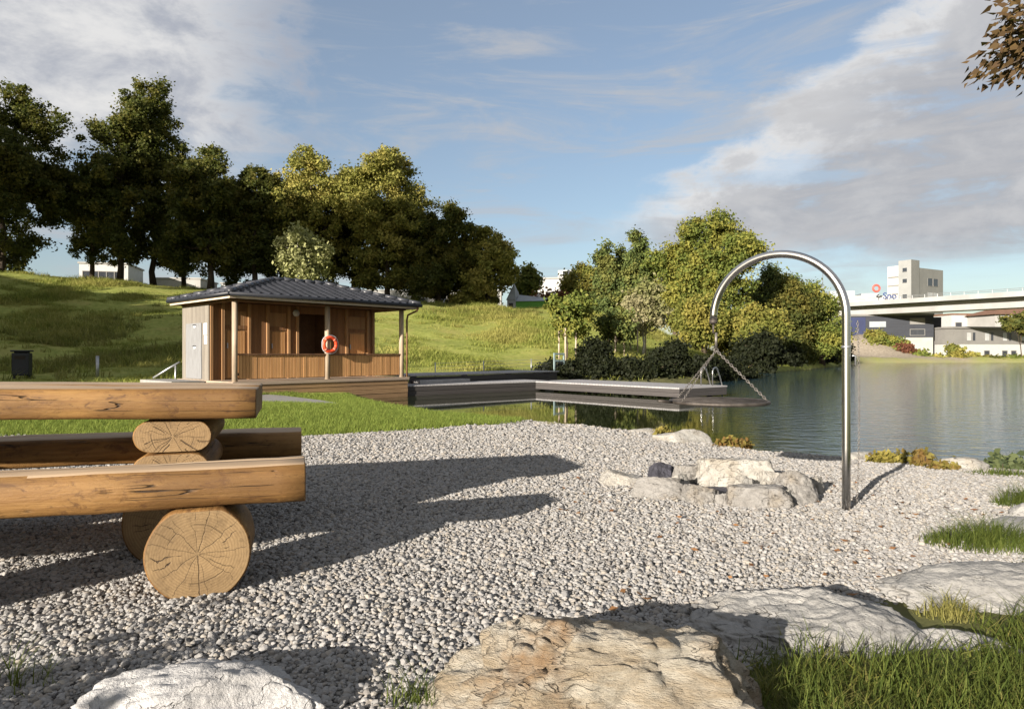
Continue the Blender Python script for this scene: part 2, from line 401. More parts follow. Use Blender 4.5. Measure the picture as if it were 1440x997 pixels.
M['grass'] = leaf_mat('grass_blades', (0.108, 0.165, 0.0287), (0.23, 0.273, 0.0575), trans=.35, nscale=.8)
M['grass_dry'] = leaf_mat('dry_grass_blades', (.17, .165, .045), (.28, .245, .085), (.11, .125, .03), trans=.35, nscale=1.0)
M['meadow'] = leaf_mat('meadow_blades', (.15, .19, .035), (.32, .34, .085), (.36, .335, .10), trans=.35, nscale=.22)
M['litter'] = leaf_mat('fallen_leaves', (.20, .09, .04), (.30, .16, .07))
M['rock_orange'] = rock_mat('orange_boulder', (.325, .30, .25), (.235, .19, .13), (.17, .10, .045), (1, 1, 4.2), (R(20), R(52), R(15)), 5.0, 1.0, .6, .95)#0.322, 0.26, 0.174), (0.248, 0.167, 0.0868), (0.198, 0.0961, 0.0341), (1, 1, 4.2), (R(20), R(52), R(15)), 4.2, 1.0, .55, .9)
M['rock_white'] = rock_mat('white_boulder', (0.412, 0.408, 0.401), (0.331, 0.328, 0.324), (0.265, 0.258, 0.25), (1, 1, 1.4), (0, R(25), 0), 5, .9, .2, .4)
M['rock_grey'] = rock_mat('grey_boulder', (0.293, 0.286, 0.27), (0.22, 0.216, 0.206), (0.2, 0.176, 0.14), (1, 1, 2.6), (R(15), R(20), 0), 4, .9, .8, .4)
M['rock_pale'] = rock_mat('pale_stone', (0.345, 0.335, 0.306), (0.279, 0.261, 0.229), (0.234, 0.195, 0.139), (1, 1, 1.5), (R(15), R(30), 0), 7, .8, .6, .4)
M['rock_mid'] = rock_mat('mid_grey_stone', (0.234, 0.225, 0.211), (0.181, 0.172, 0.158), (0.187, 0.152, 0.105), (1, 1, 1.6), (R(10), R(40), 0), 8, .8, .6, .5)
M['charred'] = rock_mat('charred_stone', (.06, .06, .075), (.03, .03, .038), (.10, .10, .13), scale=8)

def pebble_mat():
    m, t, b = new_mat('gravel_pebbles')
    oi = t.node('ShaderNodeObjectInfo')
    cr = t.node('ShaderNodeValToRGB'); t.put(cr.inputs[0], oi.outputs['Random'])
    e = cr.color_ramp.elements
    e[0].color = (.28, .273, .262, 1); e[1].color = (.18, .178, .173, 1)
    for p, cc in ((.3, (.205, .2, .19)), (.5, (.265, .26, .253)), (.68, (.28, .25, .21)), (.84, (.095, .093, .092)), (.93, (.245, .225, .19))):
        x = e.new(p); x.color = (*cc, 1)
    co = t.node('ShaderNodeTexCoord').outputs['Object']
    n = t.noise(co, 2.0, 5)
    t.put(b.inputs['Base Color'], t.mix(t.m('MULTIPLY', n, .3), cr.outputs[0], (.2, .19, .18)))
    b.inputs['Roughness'].default_value = .8
    return m
M['pebble'] = pebble_mat()

def ground_mat():
    m, t, b = new_mat('ground_cover')
    at = t.node('ShaderNodeAttribute', attribute_name='zone')
    zr = t.sep(at.outputs['Color'])
    pos = t.node('ShaderNodeNewGeometry').outputs['Position']
    n1 = t.noise(pos, .35, 6, .6); n2 = t.noise(pos, 3.0, 6, .65); n3 = t.noise(pos, .09, 4)
    g = t.mix(t.ss(n2, .3, .7), (.16, .19, .04), (.27, .285, .075))
    g = t.mix(t.m('MULTIPLY', t.ss(n1, .45, .7), .6), g, (.29, .25, .085))
    g = t.mix(t.m('MULTIPLY', t.ss(n3, .5, .7), .4), g, (.12, .15, .03))
    vg = t.voro(pos, 34.0, 'F1', 'Color'); vd = t.voro(pos, 34.0)
    gv = t.mix(t.sep(vg)[0], (.125, .12, .11), (.225, .213, .194))
    gv = t.mix(t.ss(vd, .35, .75), gv, (.035, .033, .031))
    sand = t.mix(t.ss(n2, .35, .65), (.29, .25, .195), (.20, .17, .13))
    soil = (.05, .045, .03)
    c = t.mix(zr[0], g, gv); c = t.mix(zr[1], c, sand); c = t.mix(zr[2], c, soil)
    t.put(b.inputs['Base Color'], c); b.inputs['Roughness'].default_value = .95
    b.inputs['Specular IOR Level'].default_value = .1
    h = t.m('ADD', t.m('MULTIPLY', n2, .5), t.m('MULTIPLY', t.m('MULTIPLY', vd, zr[0]), -.25))
    t.put(b.inputs['Normal'], t.bump(h, .7, .06))
    return m
M['ground'] = ground_mat()

def water_mat():
    m, t, b = new_mat('pond_water')
    pos = t.node('ShaderNodeNewGeometry').outputs['Position']
    b.inputs['Roughness'].default_value = .03; b.inputs['IOR'].default_value = 1.33
    b.inputs['Specular IOR Level'].default_value = .5
    n1 = t.noise(t.mapv(pos, (1, 1.6, 1)), 2.6, 4, .55, .3)
    n2 = t.noise(t.mapv(pos, (1, 1.5, 1), (0, 0, .5)), .5, 3)
    # wind ruffles the open water more than the sheltered arm
    x, y, z = t.sep(pos)
    open_w = t.ss(t.m('ADD', t.m('SUBTRACT', x, t.m('MULTIPLY', y, .22)), t.m('MULTIPLY', n2, 1.2)), .9, 3.4)
    t.put(b.inputs['Base Color'], t.mix(open_w, (.016, .021, .008), (.022, .050, .066)))
    hgt = t.m('MULTIPLY', n1, t.m('ADD', .012, t.m('MULTIPLY', open_w, 1.0)))
    t.put(b.inputs['Normal'], t.bump(hgt, .5, .05))
    return m
M['water'] = water_mat()

# ------------------------------------------------------------------ terrain
POND = [(-4.9, 21.5), (-3.95, 18.0), (-2.5, 15.2), (-1.3, 13.3), (0.0, 12.2), (1.3, 11.0), (2.4, 9.7), (3.05, 8.2), (3.9, 7.65),
        (4.6, 7.2), (5.2, 6.75), (6.5, 6.5), (10, 6.2), (22, 4), (70, -6), (150, 10), (190, 60), (180, 116), (120, 117), (95, 116), (76, 117), (58, 112),
        (45, 92), (34, 73), (25.5, 60), (18, 50), (12.5, 41), (10, 33), (7, 30.5), (2, 30.0), (-1.0, 28), (-4, 25)]
def seg_dist(P, poly):
    P = np.asarray(P, float); poly = np.asarray(poly, float)
    d = np.full(len(P), 1e9); inside = np.zeros(len(P), bool)
    for i in range(len(poly)):
        a, b = poly[i], poly[(i+1) % len(poly)]
        ab = b-a; t = np.clip(((P-a) @ ab)/(ab @ ab), 0, 1)
        d = np.minimum(d, np.hypot(*(P-(a+t[:, None]*ab)).T))
        c = ((a[1] > P[:, 1]) != (b[1] > P[:, 1]))
        with np.errstate(divide='ignore', invalid='ignore'):
            xi = (b[0]-a[0])*(P[:, 1]-a[1])/(b[1]-a[1]) + a[0]
        inside ^= (c & (P[:, 0] < xi))
    return np.where(inside, -d, d)
def sst(x, a, b):
    t = np.clip((x-a)/(b-a), 0, 1); return t*t*(3-2*t)
_rs = np.random.RandomState(7)
_wv = [(_rs.uniform(0, 2*np.pi), _rs.uniform(0, 2*np.pi), f) for f in (.12, .17, .25, .38, .55, .8, 1.3, 2.0)]
def lump(x, y):
    s = 0
    for a, p, f in _wv: s = s + np.sin((x*np.cos(a)+y*np.sin(a))*f*2.2+p+1.3*np.sin(y*f*.7+p))/(f*4+1)
    return s
AZ = np.array([-180, -150, -125, -105, -90, -75, -60, -45, -36.87, -27.5, -20, -7.1, 1.8, 7.7, 12.3, 16.3, 20, 30, 180.])
ZC = np.array([0, .2, 1.2, 3.5, 7.0, 9.6, 9.9, 8.7, 8.1, 7.1, 6.35, 5.45, 5.0, 4.4, 2.7, 1.1, .5, .4, .0])
R0 = np.array([60, 50, 45, 42, 38, 34, 31, 30, 30, 28.5, 27.5, 29.5, 31.5, 34.5, 38, 48, 60, 70, 70.])
R1 = np.array([90, 80, 75, 72, 66, 60, 60, 70, 77, 70, 66, 62.5, 62, 62.5, 63.5, 66, 80, 90, 90.])
def H(x, y):
    x = np.atleast_1d(np.asarray(x, float)); y = np.atleast_1d(np.asarray(y, float))
    a = np.degrees(np.arctan2(x, y)); r = np.hypot(x, y)
    zc, r0, r1 = np.interp(a, AZ, ZC), np.interp(a, AZ, R0), np.interp(a, AZ, R1)
    t = np.clip((r-r0)/(r1-r0), 0, 1)
    hill = zc*(0.35*t + 0.65*t*t*(3-2*t))
    d = seg_dist(np.c_[x, y], POND)
    base = .14*sst(r, 14, 26)
    z = base + hill + lump(x, y)*(.012*sst(r, 2, 5) + .11*np.clip(t*4, 0, 1)*np.clip((1.2-t)*3, 0, 1))
    z = z - .20*np.exp(-((x+5.0)**2+(y-17.4)**2)/(2*1.9**2))
    # gravel bank by the far bridge pier
    z = z + 4.6*np.clip(1-np.hypot((x-66)/13.0, (y-129)/10.0), 0, 1)**1.15
    shore = -.33 + .21*sst(d, 0, .35) + .12*sst(d, .2, 2.6)
    z = np.where(d > 0, z*sst(d, 0, 2.0) + shore*(1-0*d), -.33+np.maximum(-.45*(-d), -1.2))
    return z
def h1(x, y): return float(H(x, y)[0])
GRAVEL = [(-30, 8.25), (-6, 8.3), (-2.6, 8.45), (-1.2, 9.0), (-.25, 9.9), (.15, 11.3), (.3, 12.2), (1.4, 11.2), (2.5, 9.9), (3.2, 8.4), (4, 7.8), (4.7, 7.3), (5.0, 6.6),
          (4.6, 5.7), (3.7, 4.9), (2.9, 3.9), (2.5, 3.3), (1.75, 2.9), (1.3, 2.75), (.85, 2.35), (.6, 2.15), (-.1, 1.9), (-.25, 1.3), (-.6, -3), (-30, -3)]
SANDB = [(56, 113), (62, 116.5), (80, 117.2), (82, 124), (70, 140), (56, 140)]
def frustum(x, y, marg=.80): return (y > .5) & (np.abs(x) < y*marg)

ang = np.radians(np.concatenate([np.arange(-180, -46, 4.0), np.arange(-46, 46, .26), np.arange(46, 180, 4.0)]))
rad = np.concatenate([[.25], .8*1.0205**np.arange(0, 335)])
rad = rad[rad < 700]
A, RR_ = np.meshgrid(ang, rad)
gx, gy = (RR_*np.sin(A)).ravel(), (RR_*np.cos(A)).ravel()
gz = H(gx, gy)
na, nr = len(ang), len(rad)
i, j = np.meshgrid(np.arange(nr-1), np.arange(na), indexing='ij')
jn = (j+1) % na
quads = np.stack([i*na+j, (i+1)*na+j, (i+1)*na+jn, i*na+jn], -1).reshape(-1, 4)[:, ::-1]
me = np_mesh('ground', np.c_[gx, gy, gz], quads, 4, [M['ground']], smooth=True)
gm = sst(seg_dist(np.c_[gx, gy], GRAVEL) + .05*lump(gx*3, gy*3), .05, -.05)
dp = seg_dist(np.c_[gx, gy], POND)
sm = sst(seg_dist(np.c_[gx, gy], SANDB), 1.5, -1.5)
farsh = (sst(gy, 60, 90)*sst(gx, 40, 55)*sst(dp, 2.5, 1.0))
so = np.maximum(sst(dp, .12, -.2), 0)*(1-farsh)
so = np.maximum(so, .75*sst(gx, .3, .7)*sst(gy, 6.5, 5.0)*sst(gy, -2, 0)*sst(gx, 8, 6)*(1-gm))
so = np.maximum(so, .8*sst(gx, -.5, 1.5)*sst(gx, 12, 10)*sst(gy, 28, 29)*sst(gy, 37, 34)*sst(dp, 4.5, 2.0))
ca = me.color_attributes.new('zone', 'FLOAT_COLOR', 'POINT')
ca.data.foreach_set('color', np.c_[gm, np.maximum(sm, farsh*.45), so, np.ones_like(gm)].astype(np.float32).ravel())
# close the little hole under the camera
tag(link('ground', me), kind='structure')

wt = MB().poly([(-7, 5, -.35), (-7, -10, -.35), (215, -10, -.35), (215, 135, -.35), (20, 135, -.35), (-7, 40, -.35)])
tag(wt.build('water', M['water']), kind='structure')

# ------------------------------------------------------------------ point instancers (gravel, grass)
def instancer(name, P, S, protos, tilt=math.pi, up=True):
    me = bpy.data.meshes.new(name); me.vertices.add(len(P)); me.vertices.foreach_set('co', np.asarray(P, np.float32).ravel())
    at = me.attributes.new('scl', 'FLOAT', 'POINT'); at.data.foreach_set('value', np.asarray(S, np.float32))
    o = link(name, me)
    ng = bpy.data.node_groups.new(name, 'GeometryNodeTree')
    ng.interface.new_socket('Geometry', in_out='INPUT', socket_type='NodeSocketGeometry')
    ng.interface.new_socket('Geometry', in_out='OUTPUT', socket_type='NodeSocketGeometry')
    N, L = ng.nodes, ng.links
    gi, go = N.new('NodeGroupInput'), N.new('NodeGroupOutput')
    mp = N.new('GeometryNodeMeshToPoints'); iop = N.new('GeometryNodeInstanceOnPoints')
    jn = N.new('GeometryNodeJoinGeometry')
    for p in protos:
        oi = N.new('GeometryNodeObjectInfo'); oi.inputs['Object'].default_value = p; oi.inputs['As Instance'].default_value = True
        L.new(oi.outputs['Geometry'], jn.inputs[0])
    iop.inputs['Pick Instance'].default_value = True
    ri = N.new('FunctionNodeRandomValue'); ri.data_type = 'INT'
    ri.inputs[4].default_value = 0; ri.inputs[5].default_value = len(protos)-1
    rv = N.new('FunctionNodeRandomValue'); rv.data_type = 'FLOAT_VECTOR'
    rv.inputs[0].default_value = (-tilt, -tilt, -math.pi); rv.inputs[1].default_value = (tilt, tilt, math.pi)
    rv.inputs['Seed'].default_value = 5
    na_ = N.new('GeometryNodeInputNamedAttribute'); na_.data_type = 'FLOAT'; na_.inputs['Name'].default_value = 'scl'
    L.new(gi.outputs[0], mp.inputs[0]); L.new(mp.outputs[0], iop.inputs['Points'])
    L.new(jn.outputs[0], iop.inputs['Instance']); L.new(ri.outputs[2], iop.inputs['Instance Index'])
    L.new(rv.outputs[0], iop.inputs['Rotation']); L.new(na_.outputs[0], iop.inputs['Scale'])
    L.new(iop.outputs[0], go.inputs[0])
    md = o.modifiers.new('scatter', 'NODES'); md.node_group = ng
    return o
def pebble_proto(seed):
    rr = random.Random(seed); bm = bmesh.new(); bmesh.ops.create_icosphere(bm, subdivisions=2, radius=1)
    sx, sy, sz = rr.uniform(.8, 1.25), rr.uniform(.7, 1.0), rr.uniform(.5, .75)
    cuts = [(Vector((rr.gauss(0, 1), rr.gauss(0, 1), rr.gauss(0, 1))).normalized(), rr.uniform(.55, .8)) for _ in range(6)]
    for v in bm.verts:
        p = v.co.copy()
        for n, d in cuts:
            k = p.dot(n)-d
            if k > 0: p -= n*k
        v.co = Vector((p.x*sx, p.y*sy, p.z*sz))
    me = bpy.data.meshes.new('pebble'); bm.to_mesh(me); bm.free()
    for f in me.polygons: f.use_smooth = False
    me.materials.append(M['pebble']); return bpy.data.objects.new('pebble', me)
def blade_arrays(rr, n, rad, hmin, hmax, wid, lean, segs=3):
    V, Fq = [], []
    for _ in range(n):
        a = rr.uniform(0, 2*math.pi); q = rad*(rr.random()**(.5 if rad < .5 else .75))
        x0, y0 = q*math.cos(a), q*math.sin(a)
        hh = rr.uniform(hmin, hmax)*(1 if rad < .5 else 1.15-.75*q*q); d = rr.uniform(0, 2*math.pi); ln = hh*rr.uniform(.15, lean)
        wx, wy = -math.sin(d)*wid, math.cos(d)*wid
        b0 = len(V)
        for k in range(segs+1):
            t = k/segs; wv = (1-t*.92)
            cx, cy, cz = x0+math.cos(d)*ln*t*t, y0+math.sin(d)*ln*t*t, hh*t*(1-.25*t*min(1, lean))
            V.append((cx-wx*wv, cy-wy*wv, cz)); V.append((cx+wx*wv, cy+wy*wv, cz))
        for k in range(segs): Fq.append([b0+2*k, b0+2*k+1, b0+2*k+3, b0+2*k+2])
    return V, Fq
def tuft_proto(seed, n, rad, hmin, hmax, wid, lean, mat, segs=3):
    V, Fq = blade_arrays(random.Random(seed), n, rad, hmin, hmax, wid, lean, segs)
    return bpy.data.objects.new('tuft', np_mesh('tuft', V, Fq, 4, [mat]))
rs = np.random.RandomState(11)
def scatter(n, x0, x1, y0, y1):
    return rs.uniform(x0, x1, n), rs.uniform(y0, y1, n)

pp = [pebble_proto(s) for s in range(6)]
PX, PY, PS = [], [], []
for (ya, yb, dens, s0, s1) in ((1.2, 2.6, 8600, .0062, .0130), (2.6, 4.2, 7000, .0066, .0132), (4.2, 6.4, 4600, .0076, .0145), (6.4, 9, 2400, .010, .018), (9, 12.5, 1100, .014, .025)):
    x0, x1 = -yb*.80, yb*.80; n = int(dens*(x1-x0)*(yb-ya))
    x, y = scatter(n, x0, x1, ya, yb)
    k = frustum(x, y) & (seg_dist(np.c_[x, y], GRAVEL)+.06*lump(x*3, y*3) < rs.uniform(-.02, .06, n))
    PX.append(x[k]); PY.append(y[k]); PS.append(np.clip((s0+s1)*.44*np.exp(rs.normal(0, .34, k.sum())), s0*.55, s1*1.45))
PX, PY, PS = map(np.concatenate, (PX, PY, PS))
PZ = H(PX, PY) + PS*rs.uniform(-.15, .40, len(PS))
tag(instancer('gravel', np.c_[PX, PY, PZ], PS, pp, .7), 'loose pale grey and beige rounded gravel', kind='stuff')

# ------------------------------------------------------------------ trees
def crown_mesh(name, lobes, nclump, nleaf, size, crad, seed, mat, shell=.45, droop=0.0, elong=1.7):
    r = np.random.RandomState(seed)
    L = np.array(lobes, float)
    wgt = (L[:, 3]*L[:, 4]*L[:, 5])**(.67); wgt /= wgt.sum()
    k = r.choice(len(L), nclump, p=wgt)
    d = r.normal(size=(nclump, 3)); d /= np.linalg.norm(d, axis=1)[:, None]
    q = r.rand(nclump)**shell
    q *= r.uniform(.86, 1.1, nclump)
    C = L[k, :3] + d*L[k, 3:6]*q[:, None]
    cr = crad*r.uniform(.6, 1.35, nclump)
    nl = np.maximum(3, (nleaf*r.uniform(.5, 1.4, nclump)).astype(int))
    idx = np.repeat(np.arange(nclump), nl); n = len(idx)
    off = r.normal(size=(n, 3))*cr[idx][:, None]*np.array([.62, .62, .48])
    off[:, 2] -= droop*np.hypot(off[:, 0], off[:, 1])
    P = C[idx]+off
    ctr = L[:, :3].mean(0)
    out = P-ctr; out /= np.linalg.norm(out, axis=1)[:, None]+1e-6
    nrm = r.normal(size=(n, 3))*.75 + out*.55 + np.array([0, 0, .25])
    nrm /= np.linalg.norm(nrm, axis=1)[:, None]
    tg = np.cross(nrm, r.normal(size=(n, 3))); tg /= np.linalg.norm(tg, axis=1)[:, None]
    bt = np.cross(nrm, tg)
    s = size*r.uniform(.6, 1.35, n)
    a = tg*(s*.5*elong/1.3)[:, None]; b = bt*(s*.5/1.15)[:, None]
    V = np.stack([P-a, P+b-a*.1, P+a, P-b-a*.1], 1).reshape(-1, 3)
    return np_mesh(name, V, np.arange(4*n).reshape(-1, 4), 4, [mat])
def limb_pts(p0, p1, rr, n=6, wob=.12):
    p0, p1 = Vector(p0), Vector(p1); L = (p1-p0).length; out = []
    for i in range(n+1):
        t = i/n; q = p0.lerp(p1, t)
        if 0 < i < n: q += Vector((rr.uniform(-1, 1), rr.uniform(-1, 1), rr.uniform(-.5, .5)))*wob*L*.25
        out.append(q)
    return out
def trunk_obj(parent, hgt, r0, lobes, rr, mat, lean=(0, 0), nl=6, name='trunk'):
    mb = MB()
    topp = Vector((lean[0], lean[1], hgt))
    pts = limb_pts((0, 0, -.3), topp, rr, 8, .05)
    mb.tube(pts, [r0*(1.25 if i == 0 else 1)*(1-.8*i/8) for i in range(9)], 9)
    for li in range(nl):
        L = lobes[li % len(lobes)]
        k = rr.randint(3, 6); s = pts[k]
        e = Vector((L[0]+rr.uniform(-.5, .5)*L[3], L[1]+rr.uniform(-.5, .5)*L[4], max(L[2]+rr.uniform(-.3, .5)*L[5], s.z+.3)))
        lp = limb_pts(s, e, rr, 5, .2)
        mb.tube(lp, [r0*.45*(1-.85*i/5)+.01 for i in range(6)], 6)
    return mb.build(name, mat, parent, smooth=True)
def tree_at(x, y, ztop, zbot, halfw, mat, label, seed, cat='tree', group=None, offx=0.0, clumps=190, leaves=75, size=.27, crad=.62,
            nlobe=9, trunk_mat=None, trunk_r=.3, name='tree', halfd=None, shape='oval', shell=.45):
    zb = h1(x, y)
    t = thing(name, (x, y, zb), 0, label, cat, group)
    rr = random.Random(seed)
    zt, z0 = ztop-zb, zbot-zb; hd = halfd or halfw
    hc, rh = (zt+z0)/2, (zt-z0)/2
    lobes = [(offx, 0, hc, halfw*.82, hd*.82, rh*.92)]
    for i in range(nlobe):
        a = 2*math.pi*(i+rr.uniform(-.3, .3))/nlobe*1.618
        f = rr.uniform(-.72, .78)
        wd = math.sqrt(max(.08, 1-f*f*(.85 if f > 0 else .45)))
        if shape == 'cone': wd = max(.1, (1-f)/1.75)
        q = rr.uniform(.55, .82)*wd
        lr = halfw*rr.uniform(.26, .42)*(wd**.5)
        lobes.append((offx+math.cos(a)*halfw*q, math.sin(a)*hd*q, hc+f*rh, lr, lr, min(lr*1.15, rh*.45)))
    lobes.append((offx+rr.uniform(-.2, .2)*halfw, 0, zt-rh*.24, halfw*.34, hd*.34, rh*.24))
    if shape == 'cone':
        lobes = []
        for i in range(11):
            f = (i+.5)/11; rw = halfw*max(.05, 1.06-f)**.8*rr.uniform(.78, 1.1)
            lobes.append((offx+rr.uniform(-.08, .08)*halfw, 0, z0+(zt-z0)*(f*.98), rw, rw, rh*.13))
    link('crown', crown_mesh('crown', lobes, int(clumps*1.3), leaves, size, crad, seed, mat, shell), t)
    trunk_obj(t, zt*.8, trunk_r, lobes[1:], rr, trunk_mat or M['bark'])
    return t
def zy(v, Y): return 1.0+(498-v)/F*Y
def tree(u, Y, vtop, vbot, ul, ur, mat, label, seed, **kw):
    if kw.get('group') in (HILLG, WG_): kw['leaves'] = int(kw.get('leaves', 75)*1.7); kw.setdefault('size', .205)
    if kw.get('group') == HILLG: vbot += 18; ul -= 8; ur += 8; kw['clumps'] = int(kw.get('clumps', 190)*1.35); kw['crad'] = kw.get('crad', .62)*.82
    x = (u-720)/F*Y; xc = ((ul+ur)/2-720)/F*Y
    return tree_at(x, Y, zy(vtop, Y), zy(vbot, Y), (ur-ul)/2/F*Y, mat, label, seed, offx=xc-x, **kw)

WG_ = 'trees of the wood on the right bank'
HILLG = 'tall leafy trees along the hill crest'
tree(2, 59, 120, 372, -75, 102, M['lime'], 'tall dark tree at the left edge of the hill crest', 1, group=HILLG, clumps=330, leaves=70)
tree(168, 63, 152, 362, 106, 226, M['lime'], 'dark tree beside the white flat-roofed building on the crest', 2, group=HILLG, clumps=230, crad=.55)
tree(217, 66, 106, 372, 158, 262, M['lime'], 'tallest crest tree with a narrow sunlit top', 3, group=HILLG, clumps=250, crad=.6)
tree(296, 62, 204, 378, 232, 336, M['lime'], 'dark rounded tree on the crest left of the hut roof', 4, group=HILLG, clumps=230, crad=.55)
tree(357, 64, 232, 384, 322, 404, M['lime'], 'narrow dark tree on the crest just left of the pale young tree', 5, group=HILLG, clumps=180, crad=.5)
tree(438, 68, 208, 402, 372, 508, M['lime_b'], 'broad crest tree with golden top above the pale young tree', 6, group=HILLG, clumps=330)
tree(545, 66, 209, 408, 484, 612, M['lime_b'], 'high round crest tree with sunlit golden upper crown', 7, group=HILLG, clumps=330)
tree(497, 72, 236, 405, 455, 540, M['lime'], 'dark tree set back between the two golden topped crest trees', 8, group=HILLG, clumps=170)
tree(618, 65, 278, 416, 566, 664, M['lime'], 'dark crest tree sloping down right of the golden round one', 9, group=HILLG, clumps=220, crad=.55)
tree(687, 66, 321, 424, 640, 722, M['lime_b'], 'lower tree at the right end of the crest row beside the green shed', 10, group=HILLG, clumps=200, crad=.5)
tree(655, 70, 335, 420, 615, 690, M['lime'], 'low dark tree set back near the right end of the crest row', 31, group=HILLG, clumps=130)
tree(258, 75, 228, 385, 220, 300, M['lime'], 'dark tree set back between the tallest crest tree and the rounded one', 34, group=HILLG, clumps=150)
tree(330, 75, 262, 390, 300, 365, M['lime'], 'dark tree set back left of the narrow dark crest tree', 35, group=HILLG, clumps=120)
tree(395, 76, 250, 395, 360, 430, M['lime'], 'dark tree set back behind the pale young tree', 36, group=HILLG, clumps=140)
tree(582, 74, 262, 412, 545, 620, M['lime'], 'dark tree set back right of the golden round crest tree', 37, group=HILLG, clumps=140)
tree(130, 74, 235, 375, 100, 165, M['lime'], 'dark tree set back at the left side of the tallest crest trees', 38, group=HILLG, clumps=110)
tree(423, 48, 325, 398, 386, 460, M['pale'], 'pale green young tree standing behind the hut roof', 11, clumps=85, leaves=60, size=.2, crad=.4, trunk_r=.1, trunk_mat=M['bark_pale'], name='young_tree')
tree(741, 78, 376, 424, 726, 758, M['green'], 'small dark tree beside the white villa on the crest', 12, clumps=60, leaves=50, trunk_r=.15)
tree(768, 70, 412, 440, 750, 800, M['red_leaf'], 'reddish bush by the white villa on the crest', 13, cat='shrub', name='shrub', clumps=50, leaves=40, trunk_r=.08)
tree(800, 76, 385, 436, 786, 818, M['lime_b'], 'small autumn tree right of the white villa', 14, clumps=50, leaves=50, trunk_r=.15)
# wood on the right bank
WG = 'trees of the wood on the right bank'
tree(828, 74, 372, 448, 806, 852, M['yellow'], 'low yellowing tree at the left end of the right wood', 15, group=WG, clumps=90, crad=.5)
tree(850, 70, 338, 452, 812, 892, M['conifer'], 'left of the pointed dark conifers in the wood', 16, group=WG, shape='cone', clumps=240, crad=.45, shell=.6, name='conifer_tree')
tree(897, 69, 324, 455, 852, 944, M['conifer'], 'tallest right one of the pointed conifers in the wood', 17, group=WG, shape='cone', clumps=260, crad=.45, shell=.6, name='conifer_tree')
tree(873, 73, 344, 450, 836, 912, M['conifer'], 'middle one of the pointed conifers, set back between the other two', 39, group=WG, shape='cone', clumps=200, crad=.45, shell=.6, name='conifer_tree')
tree(950, 68, 342, 462, 905, 1000, M['green'], 'mid green tree between the conifers and the tallest wood tree', 18, group=WG, clumps=230)
tree(1008, 66, 300, 480, 938, 1070, M['green'], 'tallest yellow green tree of the wood behind the steel arch', 19, group=WG, clumps=420)
tree(1062, 58, 428, 500, 1008, 1100, M['yellow'], 'low yellow tree in front of the tallest wood tree', 20, group=WG, clumps=190, crad=.5)
tree(990, 57, 420, 486, 950, 1022, M['yellow'], 'yellow olive tree at the foot of the wood left of the arch tip', 32, group=WG, clumps=170, crad=.5)
tree(1112, 70, 390, 505, 1076, 1148, M['lime'], 'dark green tree on the bank seen through the steel arch', 21, group=WG, clumps=230)
tree(1156, 72, 402, 505, 1118, 1186, M['green'], 'sunlit tree at the right end of the bank beside the bridge', 22, group=WG, clumps=200)
tree(1085, 76, 372, 480, 1050, 1125, M['conifer'], 'dark tree set back behind the bank trees under the arch', 33, group=WG, clumps=150)
tree(905, 44, 396, 478, 876, 940, M['pink'], 'pale pinkish young tree with white trunk between stakes', 23, clumps=95, leaves=55, size=.17, crad=.36, trunk_r=.09, trunk_mat=M['bark_pale'], name='young_tree')
tree(797, 38, 415, 484, 768, 842, M['green'], 'dark leafy young tree held by stakes at the end of the boardwalk', 24, clumps=75, leaves=60, size=.15, crad=.3, trunk_r=.06, name='young_tree')
tree(866, 41, 436, 486, 842, 892, M['conifer'], 'dark young tree held by stakes left of the pale pinkish one', 25, clumps=60, leaves=55, size=.16, crad=.3, trunk_r=.06, name='young_tree')
tree(1066, 51, 470, 522, 1036, 1098, M['shaded_bush'], 'large round dark bush hanging over the water under the wood', 26, cat='shrub', name='shrub', clumps=130, leaves=60, size=.2, crad=.42, trunk_r=.08)
# stakes round the young trees
for (u, Y, lab) in ((797, 38, 'three wooden stakes round the dark leafy young tree by the boardwalk'), (866, 41, 'three wooden stakes round the dark young tree left of the pinkish one'), (897, 44, 'three wooden stakes round the pale pinkish young tree')):
    x = (u-720)/F*Y; zb = h1(x, Y)
    st = thing('tree_stake_frame', (x, Y, zb), 0, lab, 'tree stakes', 'stake frames round young trees')
    pts = [(.55*math.cos(a), .55*math.sin(a)) for a in (.3, 2.4, 4.5)]
    for p in pts: MB().tube([(p[0], p[1], -.1), (p[0], p[1], 1.75)], .05, 8).build('stake', M['stake'], st, True)
    for a_, b_ in ((0, 1), (1, 2), (2, 0)): MB().tube([(*pts[a_], 1.6), (*pts[b_], 1.6)], .035, 6).build('crossbar', M['stake'], st, True)
# shrubs along the pond behind the pier
SHG = 'dark shrubs in a row behind the pier'
for q, (u, Y, vt, hw, lab) in enumerate(((805, 31.6, 511, 36, 'low dark shrub beside the teal frame at the boardwalk end'), (836, 32.4, 474, 26, 'upright taller dark shrub behind the start of the pier'), (852, 31.4, 509, 40, 'wide low dark shrub along the back of the pier'),
        (884, 31.6, 507, 36, 'dark shrub in front of the middle staked tree'), (918, 32.3, 508, 36, 'dark shrub in front of the pinkish staked tree'), (944, 33.2, 480, 28, 'pointed dark shrub behind the bathing ladder'), (972, 33.4, 506, 34, 'low dark shrub just right of the pointed one'),
        (1004, 35.5, 505, 34, 'dark shrub behind the far pier corner'), (1034, 39.5, 504, 32, 'dark shrub beside the big round waterside bush'), (780, 32.6, 510, 26, 'lowest dark shrub behind the teal frame'))):
    tree(u, Y, vt, 541, u-hw, u+hw, M['shaded_bush'], lab, 40+q, cat='shrub', name='shrub', group=SHG, clumps=120, leaves=60, size=.13, crad=.26, trunk_r=.04, halfd=1.0, nlobe=9)
UG = 'dark bushes along the foot of the right bank'
